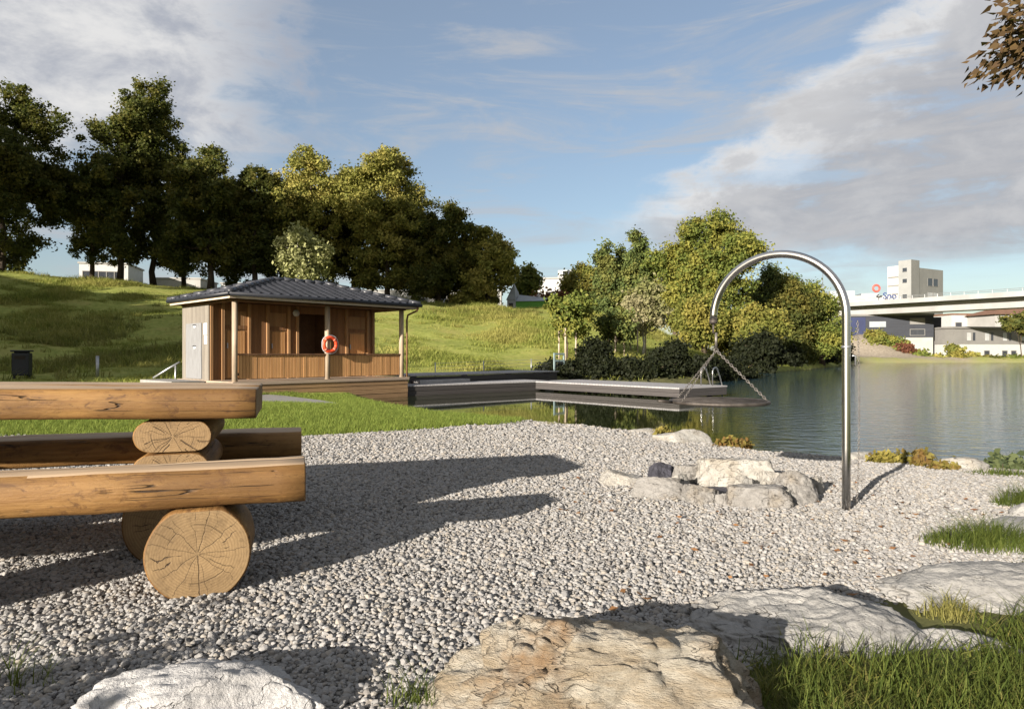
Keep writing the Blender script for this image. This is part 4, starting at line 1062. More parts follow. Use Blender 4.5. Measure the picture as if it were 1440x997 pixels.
# fire ring: u, Y, width, depth, height (m)
FR = 'stones of the fire ring'
def ux(u, Y): return (u-720)/F*Y
BLK = ((1, 0, .1, .80), (-1, .05, .05, .80), (0, .05, 1, .60), (0, -1, .25, .62), (.1, 1, .1, .7))
ANG = ((1, .2, .1, .72), (-1, .1, .2, .72), (.1, .25, 1, .55), (-.1, -1, .35, .6), (.1, 1, .2, .7), (.6, -.7, .3, .68))
for (u, Y, sx, sy, sz, rz, tl, m, lab, sd, fl, plx) in (
    (880, 5.30, .21, .15, .10, .1, 0, 'rock_pale', 'low pale stone at the left end of the fire ring', 31, .6, ()),
    (929, 4.84, .24, .14, .175, -.2, .12, 'rock_mid', 'long sloping grey stone at the front left of the fire ring', 32, .6, ()),
    (931, 5.40, .12, .10, .18, .3, 0, 'charred', 'charred dark stone at the back left of the fire ring', 33, .6, ()),
    (970, 5.30, .13, .12, .225, .5, .12, 'rock_mid', 'upright grey stone between the charred stone and the white block', 34, .55, ()),
    (986, 4.68, .15, .12, .15, .2, 0, 'rock_mid', 'grey lump at the front of the fire ring', 35, .55, ()),
    (1032, 5.16, .30, .15, .30, -.05, .0, 'rock_pale', 'large white block at the back of the fire ring', 36, .85, BLK),
    (1019, 4.60, .065, .055, .10, .6, 0, 'rock_mid', 'small brownish stone at the front between two grey ones', 37, .6, ()),
    (1066, 4.56, .22, .12, .185, -.1, .0, 'rock_mid', 'broad flat faced grey stone at the front of the fire ring', 38, .8, BLK),
    (1090, 5.00, .17, .13, .19, .2, .1, 'rock_pale', 'warm pale stone right of the white block', 39, .55, ()),
    (1120, 4.74, .155, .16, .25, .35, .05, 'rock_mid', 'big upright grey stone at the right end of the fire ring', 40, .55, ()),
    (1142, 4.98, .10, .10, .17, .9, .05, 'rock_pale', 'small pale stone behind the big stone at the right end of the fire ring', 41, .55, ()),
    (1075, 5.32, .10, .10, .16, .2, 0, 'rock_mid', 'grey stone behind the right corner of the white block', 42, .6, ()),
    (958, 4.98, .10, .08, .17, .8, .2, 'rock_pale', 'small tilted pale stone inside the left of the fire ring', 43, .6, ()),
    (1046, 4.80, .12, .07, .19, .5, .1, 'rock_pale', 'pale wedge stone lying between the white block and the front stones', 44, .6, ()),
    (1100, 4.62, .08, .07, .15, .3, .1, 'rock_pale', 'small pale stone against the big stone at the right end of the fire ring', 45, .6, ()),
    (905, 5.10, .09, .08, .10, .9, 0, 'rock_mid', 'small grey stone between the low pale stone and the sloping one', 46, .6, ())):
    x = ux(u, Y)
    rock('fire_ring_stone', (x, Y, h1(x, Y)+sz*.18), (sx*1.15, sy*1.15, sz*.86), rz, M[m], lab, sd, 'stone', FR, tilt=(.25*math.sin(sd*1.7), tl+.2*math.sin(sd*2.9)) if not plx else (0, 0), sub=5, cuts=7, amp=.06, flat=.62 if not plx else .8, fine=.035, planes=plx or ANG)
x = ux(1000, 5.0); tag(MB().prism([(x+.34*math.cos(a)*(1+.12*math.sin(3*a)), 5.0+.26*math.sin(a)) for a in [k*math.pi/12 for k in range(24)]], -.02, .022).build('ash_bed', M['charred']), 'dark ash and charcoal bed inside the fire ring', kind='stuff')
# shore stones
SG = 'flat stones along the water edge'
for q, (u, Y, sx, sy, sz, lab) in enumerate((
    (958, 8.75, .40, .30, .17, 'large flat pale stone on the water edge behind the fire ring'), (905, 9.9, .33, .25, .10, 'flat pale stone on the water edge left of the large one'),
    (815, 11.2, .32, .25, .13, 'pale stone on the water edge straight above the table shadow tip'), (735, 12.0, .55, .3, .13, 'pale stone at the tip of the lawn by the water'), (685, 12.9, .6, .3, .10, 'low pale stone where the lawn meets the water'),
    (1078, 8.05, .2, .14, .10, 'small pale stone on the water edge left of the steel pole'), (1213, 7.35, .22, .15, .09, 'pale stone in the plants just right of the steel pole'), (1352, 6.75, .28, .2, .11, 'long pale stone on the water edge at the right'),
    (640, 14.2, .7, .3, .1, 'long pale stone at the lawn edge toward the hut'), (590, 15.6, .5, .3, .1, 'pale stone at the lawn edge near the hut corner'))):
    x = ux(u, Y); rock('shore_stone', (x, Y, h1(x, Y)+.0), (sx, sy, sz), .3*math.sin(q*2.1), M['rock_pale'], lab, 80+q, 'stone', SG, sub=4, cuts=7, amp=.1, flat=.6)

# ------------------------------------------------------------------ swing grill on its steel arch
gp = Vector((2.164, 4.42)); gt = Vector((1.475, 5.0)); gz0 = h1(gp.x, gp.y)
ga = thing('grill_arch', (gp.x, gp.y, gz0), 0, 'tall bent stainless steel pole arching over the fire ring', 'grill arch')
dv2 = gt-gp; Ld = dv2.length; du = dv2.normalized()
pts = [(0, 0, -.3), (0, 0, .4), (0, 0, .8), (0, 0, 1.255-gz0)]
for k in range(1, 37):
    a = math.pi*k/36; s_ = Ld/2*(1-math.cos(a)); pts.append((du.x*s_, du.y*s_, 1.255-gz0+.435*math.sin(a)))
MB().tube(pts, .0265, 20).build('pole', M['steel'], ga, True)
e = Vector(pts[-1])
MB().tube([e, e+Vector((0, 0, -.03))], .0285, 16).tube([e+Vector((0, 0, -.03)), e+Vector((0, 0, -.10))], .008, 8).build('swivel', M['iron'], ga, True)
MB().tube([(.028, -.02, 1.0), (.05, -.02, 1.0), (.05, -.02, .94)], .006, 8).tube([(0, 0, 1.05), (0, 0, 1.065)], .0295, 16).build('cleat', M['galv'], ga, True)
def chain(p0, p1, parent, name='chain', link_l=.034, wr=.0042, mat='chain', sag=0.0):
    p0, p1 = Vector(p0), Vector(p1); L = (p1-p0).length; n = max(2, int(L/(link_l*.78))); d = (p1-p0).normalized()
    s1 = d.cross(Vector((0.3, 1, .1))).normalized(); s2 = d.cross(s1)
    mb = MB()
    for k in range(n):
        c = p0.lerp(p1, (k+.5)/n); sd = s1 if k % 2 else s2
        c = c + Vector((sag*math.sin(math.pi*(k+.5)/n), 0, 0))
        ring = []
        for q in range(11):
            a = 2*math.pi*q/10; ring.append(c+d*(link_l/2*math.cos(a))+sd*(link_l*.30*math.sin(a)))
        mb.tube(ring, wr, 5, caps=False)
    return mb.build(name, M[mat], parent, True)
chain((.066, -.015, 1.22-gz0), (.080, .02, .05), ga, 'pull_chain', .02, .0018, sag=.012)
gc = Vector((1.515, 5.0, .655)); hook = Vector((gt.x, gt.y, 1.03)) + Vector((.02, 0, 0))
gr = thing('swing_grill', tuple(gc), 0, 'round iron grill grate hanging on chains under the arch tip', 'grill')
GRr = .345
mb = MB(); mb.tube([(GRr*math.cos(2*math.pi*k/48), GRr*math.sin(2*math.pi*k/48), 0) for k in range(49)], .014, 8, caps=False); mb.build('rim', M['iron'], gr, True)
mb = MB()
for k in range(-15, 16):
    y = k*.022; hw = math.sqrt(max(0, GRr**2-y*y)); mb.tube([(-hw, y, .006), (hw, y, .006)], .0045, 6)
for y in (-.16, .16): mb.tube([(y, -math.sqrt(GRr**2-y*y), -.006), (y, math.sqrt(GRr**2-y*y), -.006)], .007, 6)
mb.build('grate', M['iron'], gr, True)
hk = hook-gc
MB().tube([hk+Vector((0, 0, .13)), hk+Vector((0, 0, .02))], .010, 8).tube([hk+Vector((.015*math.cos(2*math.pi*k/16), 0, .015*math.sin(2*math.pi*k/16))) for k in range(17)], .0045, 6).build('hanger_ring', M['chain'], gr, True)
for a in (-.08, 2.35, 3.6):
    chain(hk, (GRr*math.cos(a), GRr*math.sin(a), .01), gr, 'chain', .026 if a < 0 else .02, .0042 if a < 0 else .0021)
MB().tube([(-GRr-.01, -.05, .0), (-GRr-.12, -.10, .012)], .011, 8).build('handle', M['iron'], gr, True)

# ------------------------------------------------------------------ bridge and far buildings
b0, b1 = Vector((76, 162)), Vector((98, 131)); bd = (b1-b0).normalized()
br = thing('road_bridge', (b0.x, b0.y, 0), math.atan2(bd.y, bd.x), 'pale concrete road bridge crossing behind the pond', 'bridge')
LB0, LB1 = -42, 130
MB().b(LB0, LB1, 0, 10, 12.35, 12.65).build('deck', M['concrete_dark'], br)
for q in (-.25, 10): MB().b(LB0, LB1, q, q+.25, 12.15, 13.15).build('parapet', M['concrete'], br, bevel=.04)
MB().b(LB0, LB1, 2.7, 7.3, 10.2, 12.35).build('girder', M['concrete'], br, bevel=.05)
mb = MB()
for zz in (13.45, 13.75): mb.tube([(LB0, -.1, zz), (LB1, -.1, zz)], .05, 6)
x = LB0
while x < LB1: mb.tube([(x, -.1, 13.15), (x, -.1, 13.78)], .045, 6); x += 2.5
mb.build('railing', M['galv'], br)
for x in (-2.0, 42, 84): MB().b(x-1.2, x+1.2, 3.0, 7.0, -2, 10.2).build('pier', M['concrete'], br, bevel=.08)
def windows(parent, rects, face, mat, depth, mb_frame=None):
    """face: 'f' front (-y) at y=depth, 'l' left (-x) at x=depth, 'r' right (+x)"""
    for (a0, a1, z0, z1) in rects:
        mb, fr = MB(), MB(); t_ = .12
        if face == 'f':
            mb.b(a0, a1, depth-.03, depth+.1, z0, z1)
            fr.b(a0-t_, a0, depth-.1, depth+.1, z0-t_, z1+t_).b(a1, a1+t_, depth-.1, depth+.1, z0-t_, z1+t_).b(a0, a1, depth-.1, depth+.1, z1, z1+t_).b(a0, a1, depth-.12, depth+.1, z0-t_, z0)
        elif face == 'l':
            mb.b(depth-.03, depth+.1, a0, a1, z0, z1); fr.b(depth-.12, depth+.1, a0, a1, z0-t_, z0)
        else:
            mb.b(depth-.1, depth+.03, a0, a1, z0, z1); fr.b(depth-.1, depth+.12, a0, a1, z0-t_, z0)
        wo = mb.build('window', M[mat], parent); fr.build('frame', M['plaster_grey'], wo)
# tower block behind the bridge
Y = 236
tw = thing('tower_block', (ux(1281, Y), Y, 0), R(30), 'tall pale concrete tower block rising behind the bridge', 'building')
MB().b(0, 5, 0, 4.4, 0, 33.8).build('stair_tower', M['tower_wall'], tw, bevel=.05)
MB().b(5, 20.5, .15, 9, 0, 31.3).build('wall', M['tower_grey'], tw, bevel=.05)
MB().b(.03, 5, -.12, -.002, 0, 33.8).build('front_panel', M['tower_grey'], tw)
bl = MB().b(.5, 12, 4.4, 8.6, 0, 32.2).build('side_wing', M['tower_white'], tw)
for z in range(4, 31, 3): MB().b(.42, .498, 4.7, 8.4, z, z+.55).build('window_band', M['plaster_grey'], bl)
windows(tw, [(1.4, 2.9, z, z+1.3) for z in (15, 18.5, 20.6, 26, 29.8)], 'l', 'glass_dark', 0)
windows(tw, [(10.6, 13.6, 25.3, 27.9), (14.1, 17.1, 25.3, 27.9)], 'f', 'glass_dark', .15)
windows(tw, [(10.6, 13.6, 20.6, 23.0), (14.1, 17.1, 20.6, 23.0)], 'f', 'glass_pale', .15)
# white block with roof sign, left of the tower
Y = 205; x = ux(1215, Y)
wb = thing('office_block', (x, Y, 0), R(-12), 'low white office block behind the left part of the bridge', 'building')
MB().b(-12, 8.5, 0, 14, 0, 18.6).build('wall', M['white'], wb)
MB().b(-9, -2, 2, 10, 18.6, 20.4).build('roof_plant', M['grey_metal'], wb); MB().b(0, 5, 3, 10, 18.6, 19.6).build('roof_plant', M['grey_metal'], wb)
windows(wb, [(a, a+1.6, z, z+1.5) for a in (-10, -7, -4, -1, 2, 5) for z in (6, 10, 14)], 'f', 'glass_dark', 0)
Y = 200; x = ux(1240, Y)
sg = thing('roof_sign', (x, Y, zy(419, Y)), 0, 'rooftop sign with a red ring and blue letters', 'sign')
ring_mb(.95, .30, 0, 2*math.pi, 24, 8).build('ring_emblem', M['sign_red'], sg, True)
bpy.data.objects[sg.children[0].name].location = (-1.6, 0, 2.9)
fc = bpy.data.curves.new('lettering', 'FONT'); fc.body = 'Spo'; fc.size = 2.7; fc.extrude = .12; fc.align_x = 'LEFT'
fo = bpy.data.objects.new('lettering', fc); COL.objects.link(fo)
dg = bpy.context.evaluated_depsgraph_get(); lm = bpy.data.meshes.new_from_object(fo.evaluated_get(dg)); bpy.data.objects.remove(fo)
lm.materials.clear(); lm.materials.append(M['sign_blue'])
lo = link('lettering', lm, sg); lo.rotation_euler = (R(90), 0, 0); lo.location = (.3, 0, -.2)
for x in (-1.6, .6, 3, 5): MB().tube([(x, .2, -4), (x, .2, 1.6)], .08, 6).build('support', M['grey_metal'], sg)
# dark clad building on the far shore
Y = 158; x0 = ux(1204, Y); z0 = .0
db = thing('commercial_building', (ux(1313, Y-3), Y-3, 0), R(-13), 'dark blue grey clad building with pale ground floor on the far shore', 'building')
Wd = 18.8
MB().b(-Wd, 0, 0, 16, 4.9, 9.9).build('upper_wall', M['blue_clad'], db)
MB().b(-Wd, -14.2, -.06, -.002, 5.4, 9.6).build('navy_panel', M['navy_clad'], db)
MB().b(-Wd+.1, -.1, .1, 15.9, -.5, 4.9).build('ground_floor_wall', M['plaster'], db)
MB().b(-Wd-.1, .1, -.1, 16.1, 9.9, 10.35).build('roof_edge', M['plaster_grey'], db)
MB().b(.02, 2.6, 3, 15, -.5, 9.6).build('stair_wing', M['blue_clad'], db)
MB().b(-13.4, -9.9, -.10, -.062, 7.3, 8.6).build('sign_panel', M['grey_metal'], db)
windows(db, [(-4.8, -1.9, 5.4, 6.7)], 'f', 'glass_dark', 0); windows(db, [(-4.8, -1.9, 8.0, 9.2)], 'f', 'plaster_grey', 0)
windows(db, [(-4.4, -2.0, .6, 1.7)], 'f', 'glass_dark', .1)
windows(db, [(1.4, 2.2, .0, 2.4), (1.4, 2.4, 5.4, 6.8)], 'r', 'glass_dark', 0)
wbk = thing('white_house', (ux(1198, 168), 168, 0), R(-10), 'white rendered building end beside the bridge pier', 'building')
MB().b(-8, 6.6, 0, 10, 0, 10.3).build('wall', M['white'], wbk)
windows(wbk, [(3.4, 4.7, 5.2, 7.0), (1.2, 2.2, 5.2, 7.0), (-5.4, -4.2, 5.2, 7.0)], 'f', 'glass_dark', 0)
# pale houses at the right
Y = 152
ph = thing('apartment_house', (ux(1342, Y), Y, 0), R(9), 'long grey and white house on the far shore at the right edge', 'building')
MB().b(0, 24, 0, 11, -.5, 3.3).build('ground_floor_wall', M['white'], ph)
MB().b(-.1, 24, -.1, 11, 3.3, 6.8).build('upper_wall', M['plaster_grey'], ph)
MB().b(-.4, 24.4, -.5, 11.3, 6.8, 7.2).build('roof', M['plaster_grey'], ph)
windows(ph, [(a, a+1.1, 4.1, 5.9) for a in (3.0, 7.6, 12.2, 17, 21)], 'f', 'glass_pale', -.1)
windows(ph, [(a+1.5, a+2.2, 4.1, 5.9) for a in (3.0, 7.6, 12.2)], 'f', 'glass_dark', -.1)
windows(ph, [(a, a+1.2, .2, 1.8) for a in (7.6, 12.2, 14.5, 19)], 'f', 'glass_dark', 0)
Y = 185
pb = thing('flat_roofed_house', (ux(1338, Y), Y, 0), R(4), 'white flat roofed house behind the grey and white one', 'building')
MB().b(0, 22, 0, 12, 0, 11.7).build('wall', M['white'], pb)
MB().b(-.2, 22.2, -.2, 12.2, 11.7, 12.1).build('roof', M['brown_roof'], pb)
windows(pb, [(a, a+1.6, 8, 9.6) for a in (1.2, 5, 9, 13)], 'f', 'glass_dark', 0)
Y = 176
rb = thing('hip_roofed_house', (ux(1425, Y), Y, 0), R(4), 'house with brown roof at the right edge behind the bridge', 'building')
MB().b(-5, 16, 0, 10, 0, 11.3).build('wall', M['plaster'], rb)
mb = MB(); E = [(-6, -1, 11.3), (17, -1, 11.3), (17, 11, 11.3), (-6, 11, 11.3)]; T = [(0, 5, 13.6), (11, 5, 13.6)]
mb.poly([E[0], E[1], T[1], T[0]]).poly([E[1], E[2], T[1]]).poly([E[2], E[3], T[0], T[1]]).poly([E[3], E[0], T[0]]).poly(E[::-1])
mb.build('roof', M['brown_roof'], rb)
tag(MB().tube([(0, 0, 0), (0, 0, 20), (0, 0, 33)], [.4, .3, .1], 8).build('mast', M['galv'], None, True), 'thin pale mast rising behind the bank trees', 'mast').location = (ux(1157, 270), 270, 0)
# buildings on the hill plateau
def plateau_house(u, Y, w_, d_, vt, label, rz, mat='white', wins=(), name='flat_roofed_building', base=3.0):
    x = ux(u, Y); t = thing(name, (x, Y, base), rz, label, 'building')
    hh = zy(vt, Y)-base
    MB().b(-w_/2, w_/2, 0, d_, 0, hh).build('wall', M[mat], t)
    MB().b(-w_/2-.2, w_/2+.2, -.2, d_+.2, hh, hh+.25).build('roof', M['plaster'], t)
    windows(t, wins, 'f', 'glass_dark', 0)
    return t
plateau_house(146, 115, 7.4, 9, 371, 'white flat roofed building with a window band behind the left trees', R(14), wins=[(a, a+1.05, 10.2, 11.9) for a in (-3.1, -1.9, -.7, .5, 1.7)])
plateau_house(250, 125, 8, 9, 392, 'pale low building seen between the trunks of the crest trees', R(5), mat='plaster', wins=[(a, a+1.6, 8.2, 9.8) for a in (-3, 0)])
plateau_house(585, 120, 30, 9, 409, 'long pale building far behind the trees above the hut', R(0), mat='plaster', wins=[(a, a+1.6, 6.2, 7.8) for a in (-12, -8, -4, 0, 4, 8, 12)])
plateau_house(338, 130, 7, 9, 399, 'pale house behind the narrow dark crest tree', R(8), mat='white', wins=[(a, a+1.4, 7, 8.6) for a in (-2.6, .6)])
vl = plateau_house(773, 112, 7.0, 8, 392, 'white villa with a roof turret on the crest', R(-14), wins=[(a, a+1.0, 6.6, 8.2) for a in (-2.6, -.6, 1.4)], name='villa')
hv = zy(392, 112)-3
MB().b(1.2, 3.6, 1, 5, hv+.25, hv+1.5).build('roof_turret', M['white'], vl); MB().b(2.0, 3.5, .94, .998, hv+.5, hv+1.35).build('turret_window', M['glass_dark'], vl)
MB().b(-3.4, -2.4, 1, 4, hv+.25, hv+1.1).build('chimney', M['plaster_grey'], vl)
# green shed with a grey gable
Y = 66; x = ux(738, Y); zb = h1(x, Y)
gs = thing('garden_shed', (x, Y, zb), R(-16), 'small bright green shed with grey metal roof on the hill crest', 'shed')
MB().b(-.9, 1.9, 0, 2.4, -.5, 1.0).build('wall', M['green_paint'], gs)
MB().b(-1.75, -.9, -.1, 2.4, -.5, 1.15).build('gable_wall', M['grey_metal'], gs)
MB().b(-1.55, -1.15, -.14, -.101, -.3, .85).build('door', M['black'], gs)
mb = MB(); mb.poly([(-.9, -.15, 1.0), (2.0, -.15, 1.0), (2.0, 1.2, 1.35), (-.9, 1.2, 1.75)]).poly([(-.9, 1.2, 1.75), (2.0, 1.2, 1.35), (2.0, 2.55, 1.0), (-.9, 2.55, 1.0)])
mb.poly([(-1.85, -.15, 1.15), (-.9, -.15, 1.15), (-1.3, .8, 2.9)]).poly([(-.9, -.15, 1.15), (-.9, 2.5, 1.15), (-1.3, .8, 2.9)]).poly([(-.9, 2.5, 1.15), (-1.85, 2.5, 1.15), (-1.3, .8, 2.9)]).poly([(-1.85, 2.5, 1.15), (-1.85, -.15, 1.15), (-1.3, .8, 2.9)])
mb.build('roof', M['grey_metal'], gs)
# bushes on the far bank
FB = 'bushes on the far bank below the bridge'
for q, (u, Y, vt, vb, hw, m, lab) in enumerate(((1232, 126, 466, 488, 15, 'yellow', 'yellow green bush high on the sandy bank by the bridge'), (1258, 125, 474, 496, 16, 'green', 'green bush on the sandy bank left of the red bush'),
        (1272, 123, 484, 500, 10, 'red_leaf', 'red leaved bush on the sandy bank'), (1292, 122, 495, 508, 12, 'green', 'low bush below the dark clad building'), (1343, 121, 486, 508, 10, 'yellow', 'yellow green bush between the far buildings'),
        (1364, 121, 499, 509, 10, 'lime_b', 'low brownish bush in front of the grey and white house'), (1436, 118, 440, 470, 22, 'lime', 'dark crown at the right edge below the bridge'), (1212, 126, 488, 508, 8, 'green', 'small bush at the foot of the bridge pier'), (1320, 120, 503, 510, 7, 'lime_b', 'low scrub at the corner of the dark clad building'), (1398, 120, 504, 510, 12, 'lime', 'low dark scrub before the grey and white house'), (1428, 119, 504, 510, 8, 'green', 'low green scrub at the right edge by the water'))):
    tree(u, Y, vt, vb, u-hw, u+hw, M[m], lab, 90+q, cat='shrub', name='shrub', group=FB, clumps=60, leaves=45, size=.42, crad=.6, trunk_r=.1)

# ------------------------------------------------------------------ overhanging tree at the top right
ot = thing('bronze_leaved_tree', (4.6, 2.9, h1(4.6, 2.9)), 0, 'bronze leaved tree whose twigs hang in at the top right corner', 'tree')
MB().tube([(0, 0, -.2), (.05, .1, 1.2), (-.05, .3, 2.4), (.1, .5, 3.6), (.2, .6, 4.6)], [.12, .10, .085, .06, .03], 10).build('trunk', M['bark'], ot, True)
def P3(u, v, Y): return Vector(((u-720)/F*Y, Y, 1+(498-v)/F*Y))
base = Vector((4.6, 2.9, h1(4.6, 2.9)))
tw_, rl_ = MB(), random.Random(8)
LV, LF = [], []
tips = [((1500, 20), (1395, 75)), ((1500, 40), (1392, 105)), ((1490, -10), (1412, 40)), ((1500, 60), (1412, 100)), ((1490, -40), (1412, 12)), ((1510, 30), (1425, 60)), ((1520, 0), (1436, 85))]
bough = [Vector(p) for p in ((-.02, .33, 2.55), (-.45, .36, 2.95), (-1.0, .38, 3.0), (-1.55, .40, 2.72), (-1.95, .40, 2.45))]
tw_.tube(bough, [.045, .036, .028, .02, .012], 8)
tw_.tube([(-.05, .3, 2.4), (.4, .1, 2.9), (.9, -.2, 3.2)], [.04, .025, .01], 7).tube([(.1, .5, 3.6), (-.5, .9, 4.1), (-.9, 1.1, 4.3)], [.035, .02, .01], 7)
def leaf_cluster(p0, p1, n_, spread, f0=.2):
    for k in range(n_):
        f = rl_.uniform(f0, 1.02)
        c = p0.lerp(p1, f)+Vector((rl_.gauss(0, spread), rl_.gauss(0, spread*1.2), rl_.gauss(0, spread)))
        d = ((p1-p0).normalized()+Vector((rl_.gauss(0, .45), rl_.gauss(0, .5), rl_.gauss(-.35, .4)))).normalized()
        sd = d.cross(Vector((rl_.gauss(0, 1), rl_.gauss(0, 1), rl_.gauss(0, 1)))).normalized(); L = rl_.uniform(.03, .066); w_ = L*.26
        n0 = len(LV); nn_ = d.cross(sd)*.14*L; bend = Vector((0, 0, -.12*L))
        LV.extend([tuple(c), tuple(c+d*L*.35+sd*w_+nn_), tuple(c+d*L+bend), tuple(c+d*L*.35-sd*w_+nn_)]); LF.append([n0, n0+1, n0+2, n0+3])
for (ua, va), (ub, vb) in tips:
    Y = 3.3+rl_.uniform(-.12, .12)
    p1 = P3(ub, vb, Y)-base; st = bough[3].lerp(bough[4], rl_.uniform(-.6, .9)); p0 = st.lerp(p1, .35)+Vector((0, 0, .03))
    pts = limb_pts(st, p1, rl_, 6, .18)
    tw_.tube(pts, [.009-.0065*k/(len(pts)-1) for k in range(len(pts))], 6)
    leaf_cluster(p0, p1, 115, .042)
for k in range(26):
    a_ = bough[1].lerp(bough[3], rl_.random()) if k < 16 else Vector((rl_.uniform(-.9, .9), rl_.uniform(-.2, 1.1), rl_.uniform(3.0, 4.4)))
    b_ = a_+Vector((rl_.uniform(-.3, .3), rl_.uniform(-.25, .5), rl_.uniform(-.1, .45)))
    tw_.tube(limb_pts(a_, b_, rl_, 4, .2), [.008, .007, .006, .004, .003], 5); leaf_cluster(a_, b_, 70, .06)
tw_.build('branch', M['bark'], ot, True)
link('foliage', np_mesh('foliage', LV, LF, 4, [M['overhang']]), ot)

# ------------------------------------------------------------------ grass and plants
lawn_p = [tuft_proto(s, 9, .05, .03, .085, .0032, .9, M['grass']) for s in range(4)]
n = 60000; x, y = scatter(n, -14, .4, 8.2, 19)
k = frustum(x, y, .82) & (seg_dist(np.c_[x, y], GRAVEL) > rs.uniform(-.06, .10, n)) & (seg_dist(np.c_[x, y], POND) > .12)
hx, hy = (x+7.31)*HC+(y-18)*HS, -(x+7.31)*HS+(y-18)*HC
k &= ~((hx > -.1) & (hy > -.1)); k &= (seg_dist(np.c_[x, y], [(-7.3, 16.6), (-5.4, 15.1), (-4.1, 14.6), (-3.75, 15.0), (-4.6, 16.2), (-6.0, 17.9), (-6.6, 18.4)]) > 0)
k &= rs.rand(n) < np.clip(14/y, .4, 1.2)
x, y = x[k], y[k]
tag(instancer('lawn_grass', np.c_[x, y, H(x, y)-.005], rs.uniform(.8, 1.5, len(x))*(1+.03*(y-8)), lawn_p, .15), 'short green lawn grass beside the gravel', kind='stuff')
mead_p = [tuft_proto(20+s, 15, .2, .06, .30, .012, 1.2, M['meadow'], 2) for s in range(5)]
n = 150000; a = np.radians(rs.uniform(-41, 22, n)); r = np.sqrt(rs.uniform(22**2, 74**2, n)); x, y = r*np.sin(a), r*np.cos(a)
z = H(x, y); k = (seg_dist(np.c_[x, y], POND) > .4) & (y < 68)
hx, hy = (x+7.31)*HC+(y-18)*HS, -(x+7.31)*HS+(y-18)*HC
k &= ~((hx > -.4) & (hx < 6.2) & (hy > -.5) & (hy < 3.9))
k &= ~((x > -5) & (x < 4) & (y < 27.5+(x+4)*.9) & (y < 31))
k &= rs.rand(n) < np.clip(.42+.5*lump(x*2.5, y*2.5), .12, .9)
x, y, z, r = x[k], y[k], z[k], r[k]
tag(instancer('meadow_grass', np.c_[x, y, z-.02], np.clip(.70+.75*lump(x*1.7, y*2.6), .3, 1.8)*rs.uniform(.6, 1.3, len(x))*np.interp(r, [22, 40, 70], [.8, 1.05, 1.3]), mead_p, .2), 'rough meadow grass covering the hillside', kind='stuff')
weed_p = [tuft_proto(60+s_, 16, .22, .15, .55, .016, 1.0, M['grass_dry'], 2) for s_ in range(3)] + [tuft_proto(66, 16, .2, .15, .5, .018, 1.0, M['meadow'], 2)]
n = 40000; a = np.radians(rs.uniform(-41, 12, n)); r = np.sqrt(rs.uniform(27**2, 66**2, n)); x, y = r*np.sin(a), r*np.cos(a)
ad = np.degrees(a); dens = np.where(ad < -16, np.exp(-((r-39)/7)**2), .75*np.exp(-((r-56)/3.2)**2))*np.clip(.15+.9*lump(x*1.3+5, y*2.2), 0, 1)
hx, hy = (x+7.31)*HC+(y-18)*HS, -(x+7.31)*HS+(y-18)*HC
k = (rs.rand(n) < dens) & ~((hx > -.4) & (hx < 6.2) & (hy > -.5) & (hy < 3.9)) & (seg_dist(np.c_[x, y], POND) > 1)
x, y = x[k], y[k]
tag(instancer('meadow_weeds', np.c_[x, y, H(x, y)-.03], rs.uniform(.5, 1.3, len(x)), weed_p, .2), 'taller dry weeds in patches on the hillside', kind='stuff')
front_p = [tuft_proto(40+s, 9, .04, .03, .135, .0025, 1.3, M['grass_shaded']) for s in range(4)] + [tuft_proto(48, 8, .04, .03, .12, .0022, 1.5, M['grass_dry']), tuft_proto(49, 7, .05, .02, .06, .005, 1.5, M['green'], 2)]
FG = [(.62, 1.2), (.72, 2.12), (.95, 2.28), (1.3, 2.22), (1.62, 2.2), (1.75, 2.5), (2.1, 2.48), (3, 2.6), (3.6, 1.2)]
n = 9000; x, y = scatter(n, .5, 3.0, 1.2, 2.75); k = (seg_dist(np.c_[x, y], FG) < rs.uniform(-.12, .07, n)) & (lump(x*6, y*6) > -.55)
x, y = x[k], y[k]
n = 26000; xr, yr = scatter(n, 1.9, 9.5, .9, 6.2)
k = (seg_dist(np.c_[xr, yr], GRAVEL) > rs.uniform(.02, .25, n)) & (seg_dist(np.c_[xr, yr], POND) > .25) & (xr > .76*yr) & (lump(xr*5, yr*5) > -.6)
x, y = np.r_[x, xr[k]], np.r_[y, yr[k]]
tag(instancer('grass', np.c_[x, y, H(x, y)-.01], rs.uniform(.55, 1.45, len(x))*(1+.18*lump(x*4, y*4)), front_p, .3), 'thick green grass in the right foreground', kind='stuff')
def grass_tuft(u, Y, rx, n_, hmin, hmax, label, seed, mat='grass_shaded', ry=None, wid=.0025, cat='grass tuft', x=None):
    x = ux(u, Y) if x is None else x
    V, Fq = blade_arrays(random.Random(seed), n_, 1.0, hmin, hmax, wid, 1.1)
    V = np.array(V); r0 = np.repeat(V[::8].copy(), 8, 0)[:len(V)]
    # spread blade roots over the ellipse without stretching the blades
    b = V.reshape(-1, 8, 3); root = (b[:, 0]+b[:, 1])/2; new = root*np.array([rx, (ry or rx*.6), 1]); b = b-root[:, None]+new[:, None]
    b = b.reshape(-1, 3)
    o = link('grass_tuft', np_mesh('grass_tuft', b, Fq, 4, [M[mat]])); o.location = (x, Y, h1(x, Y)-.01)
    return tag(o, label, cat, 'grass tufts among the stones')
grass_tuft(1388, 3.62, .34, 1500, .07, .21, 'large grass tuft at the right edge behind the wide grey boulder', 1, ry=.2)
grass_tuft(1440, 4.55, .22, 700, .07, .24, 'grass tuft at the right edge near the water plants', 2)
grass_tuft(1335, 2.62, .13, 330, .05, .13, 'yellowish grass tuft between the two grey boulders', 3, 'grass_dry')
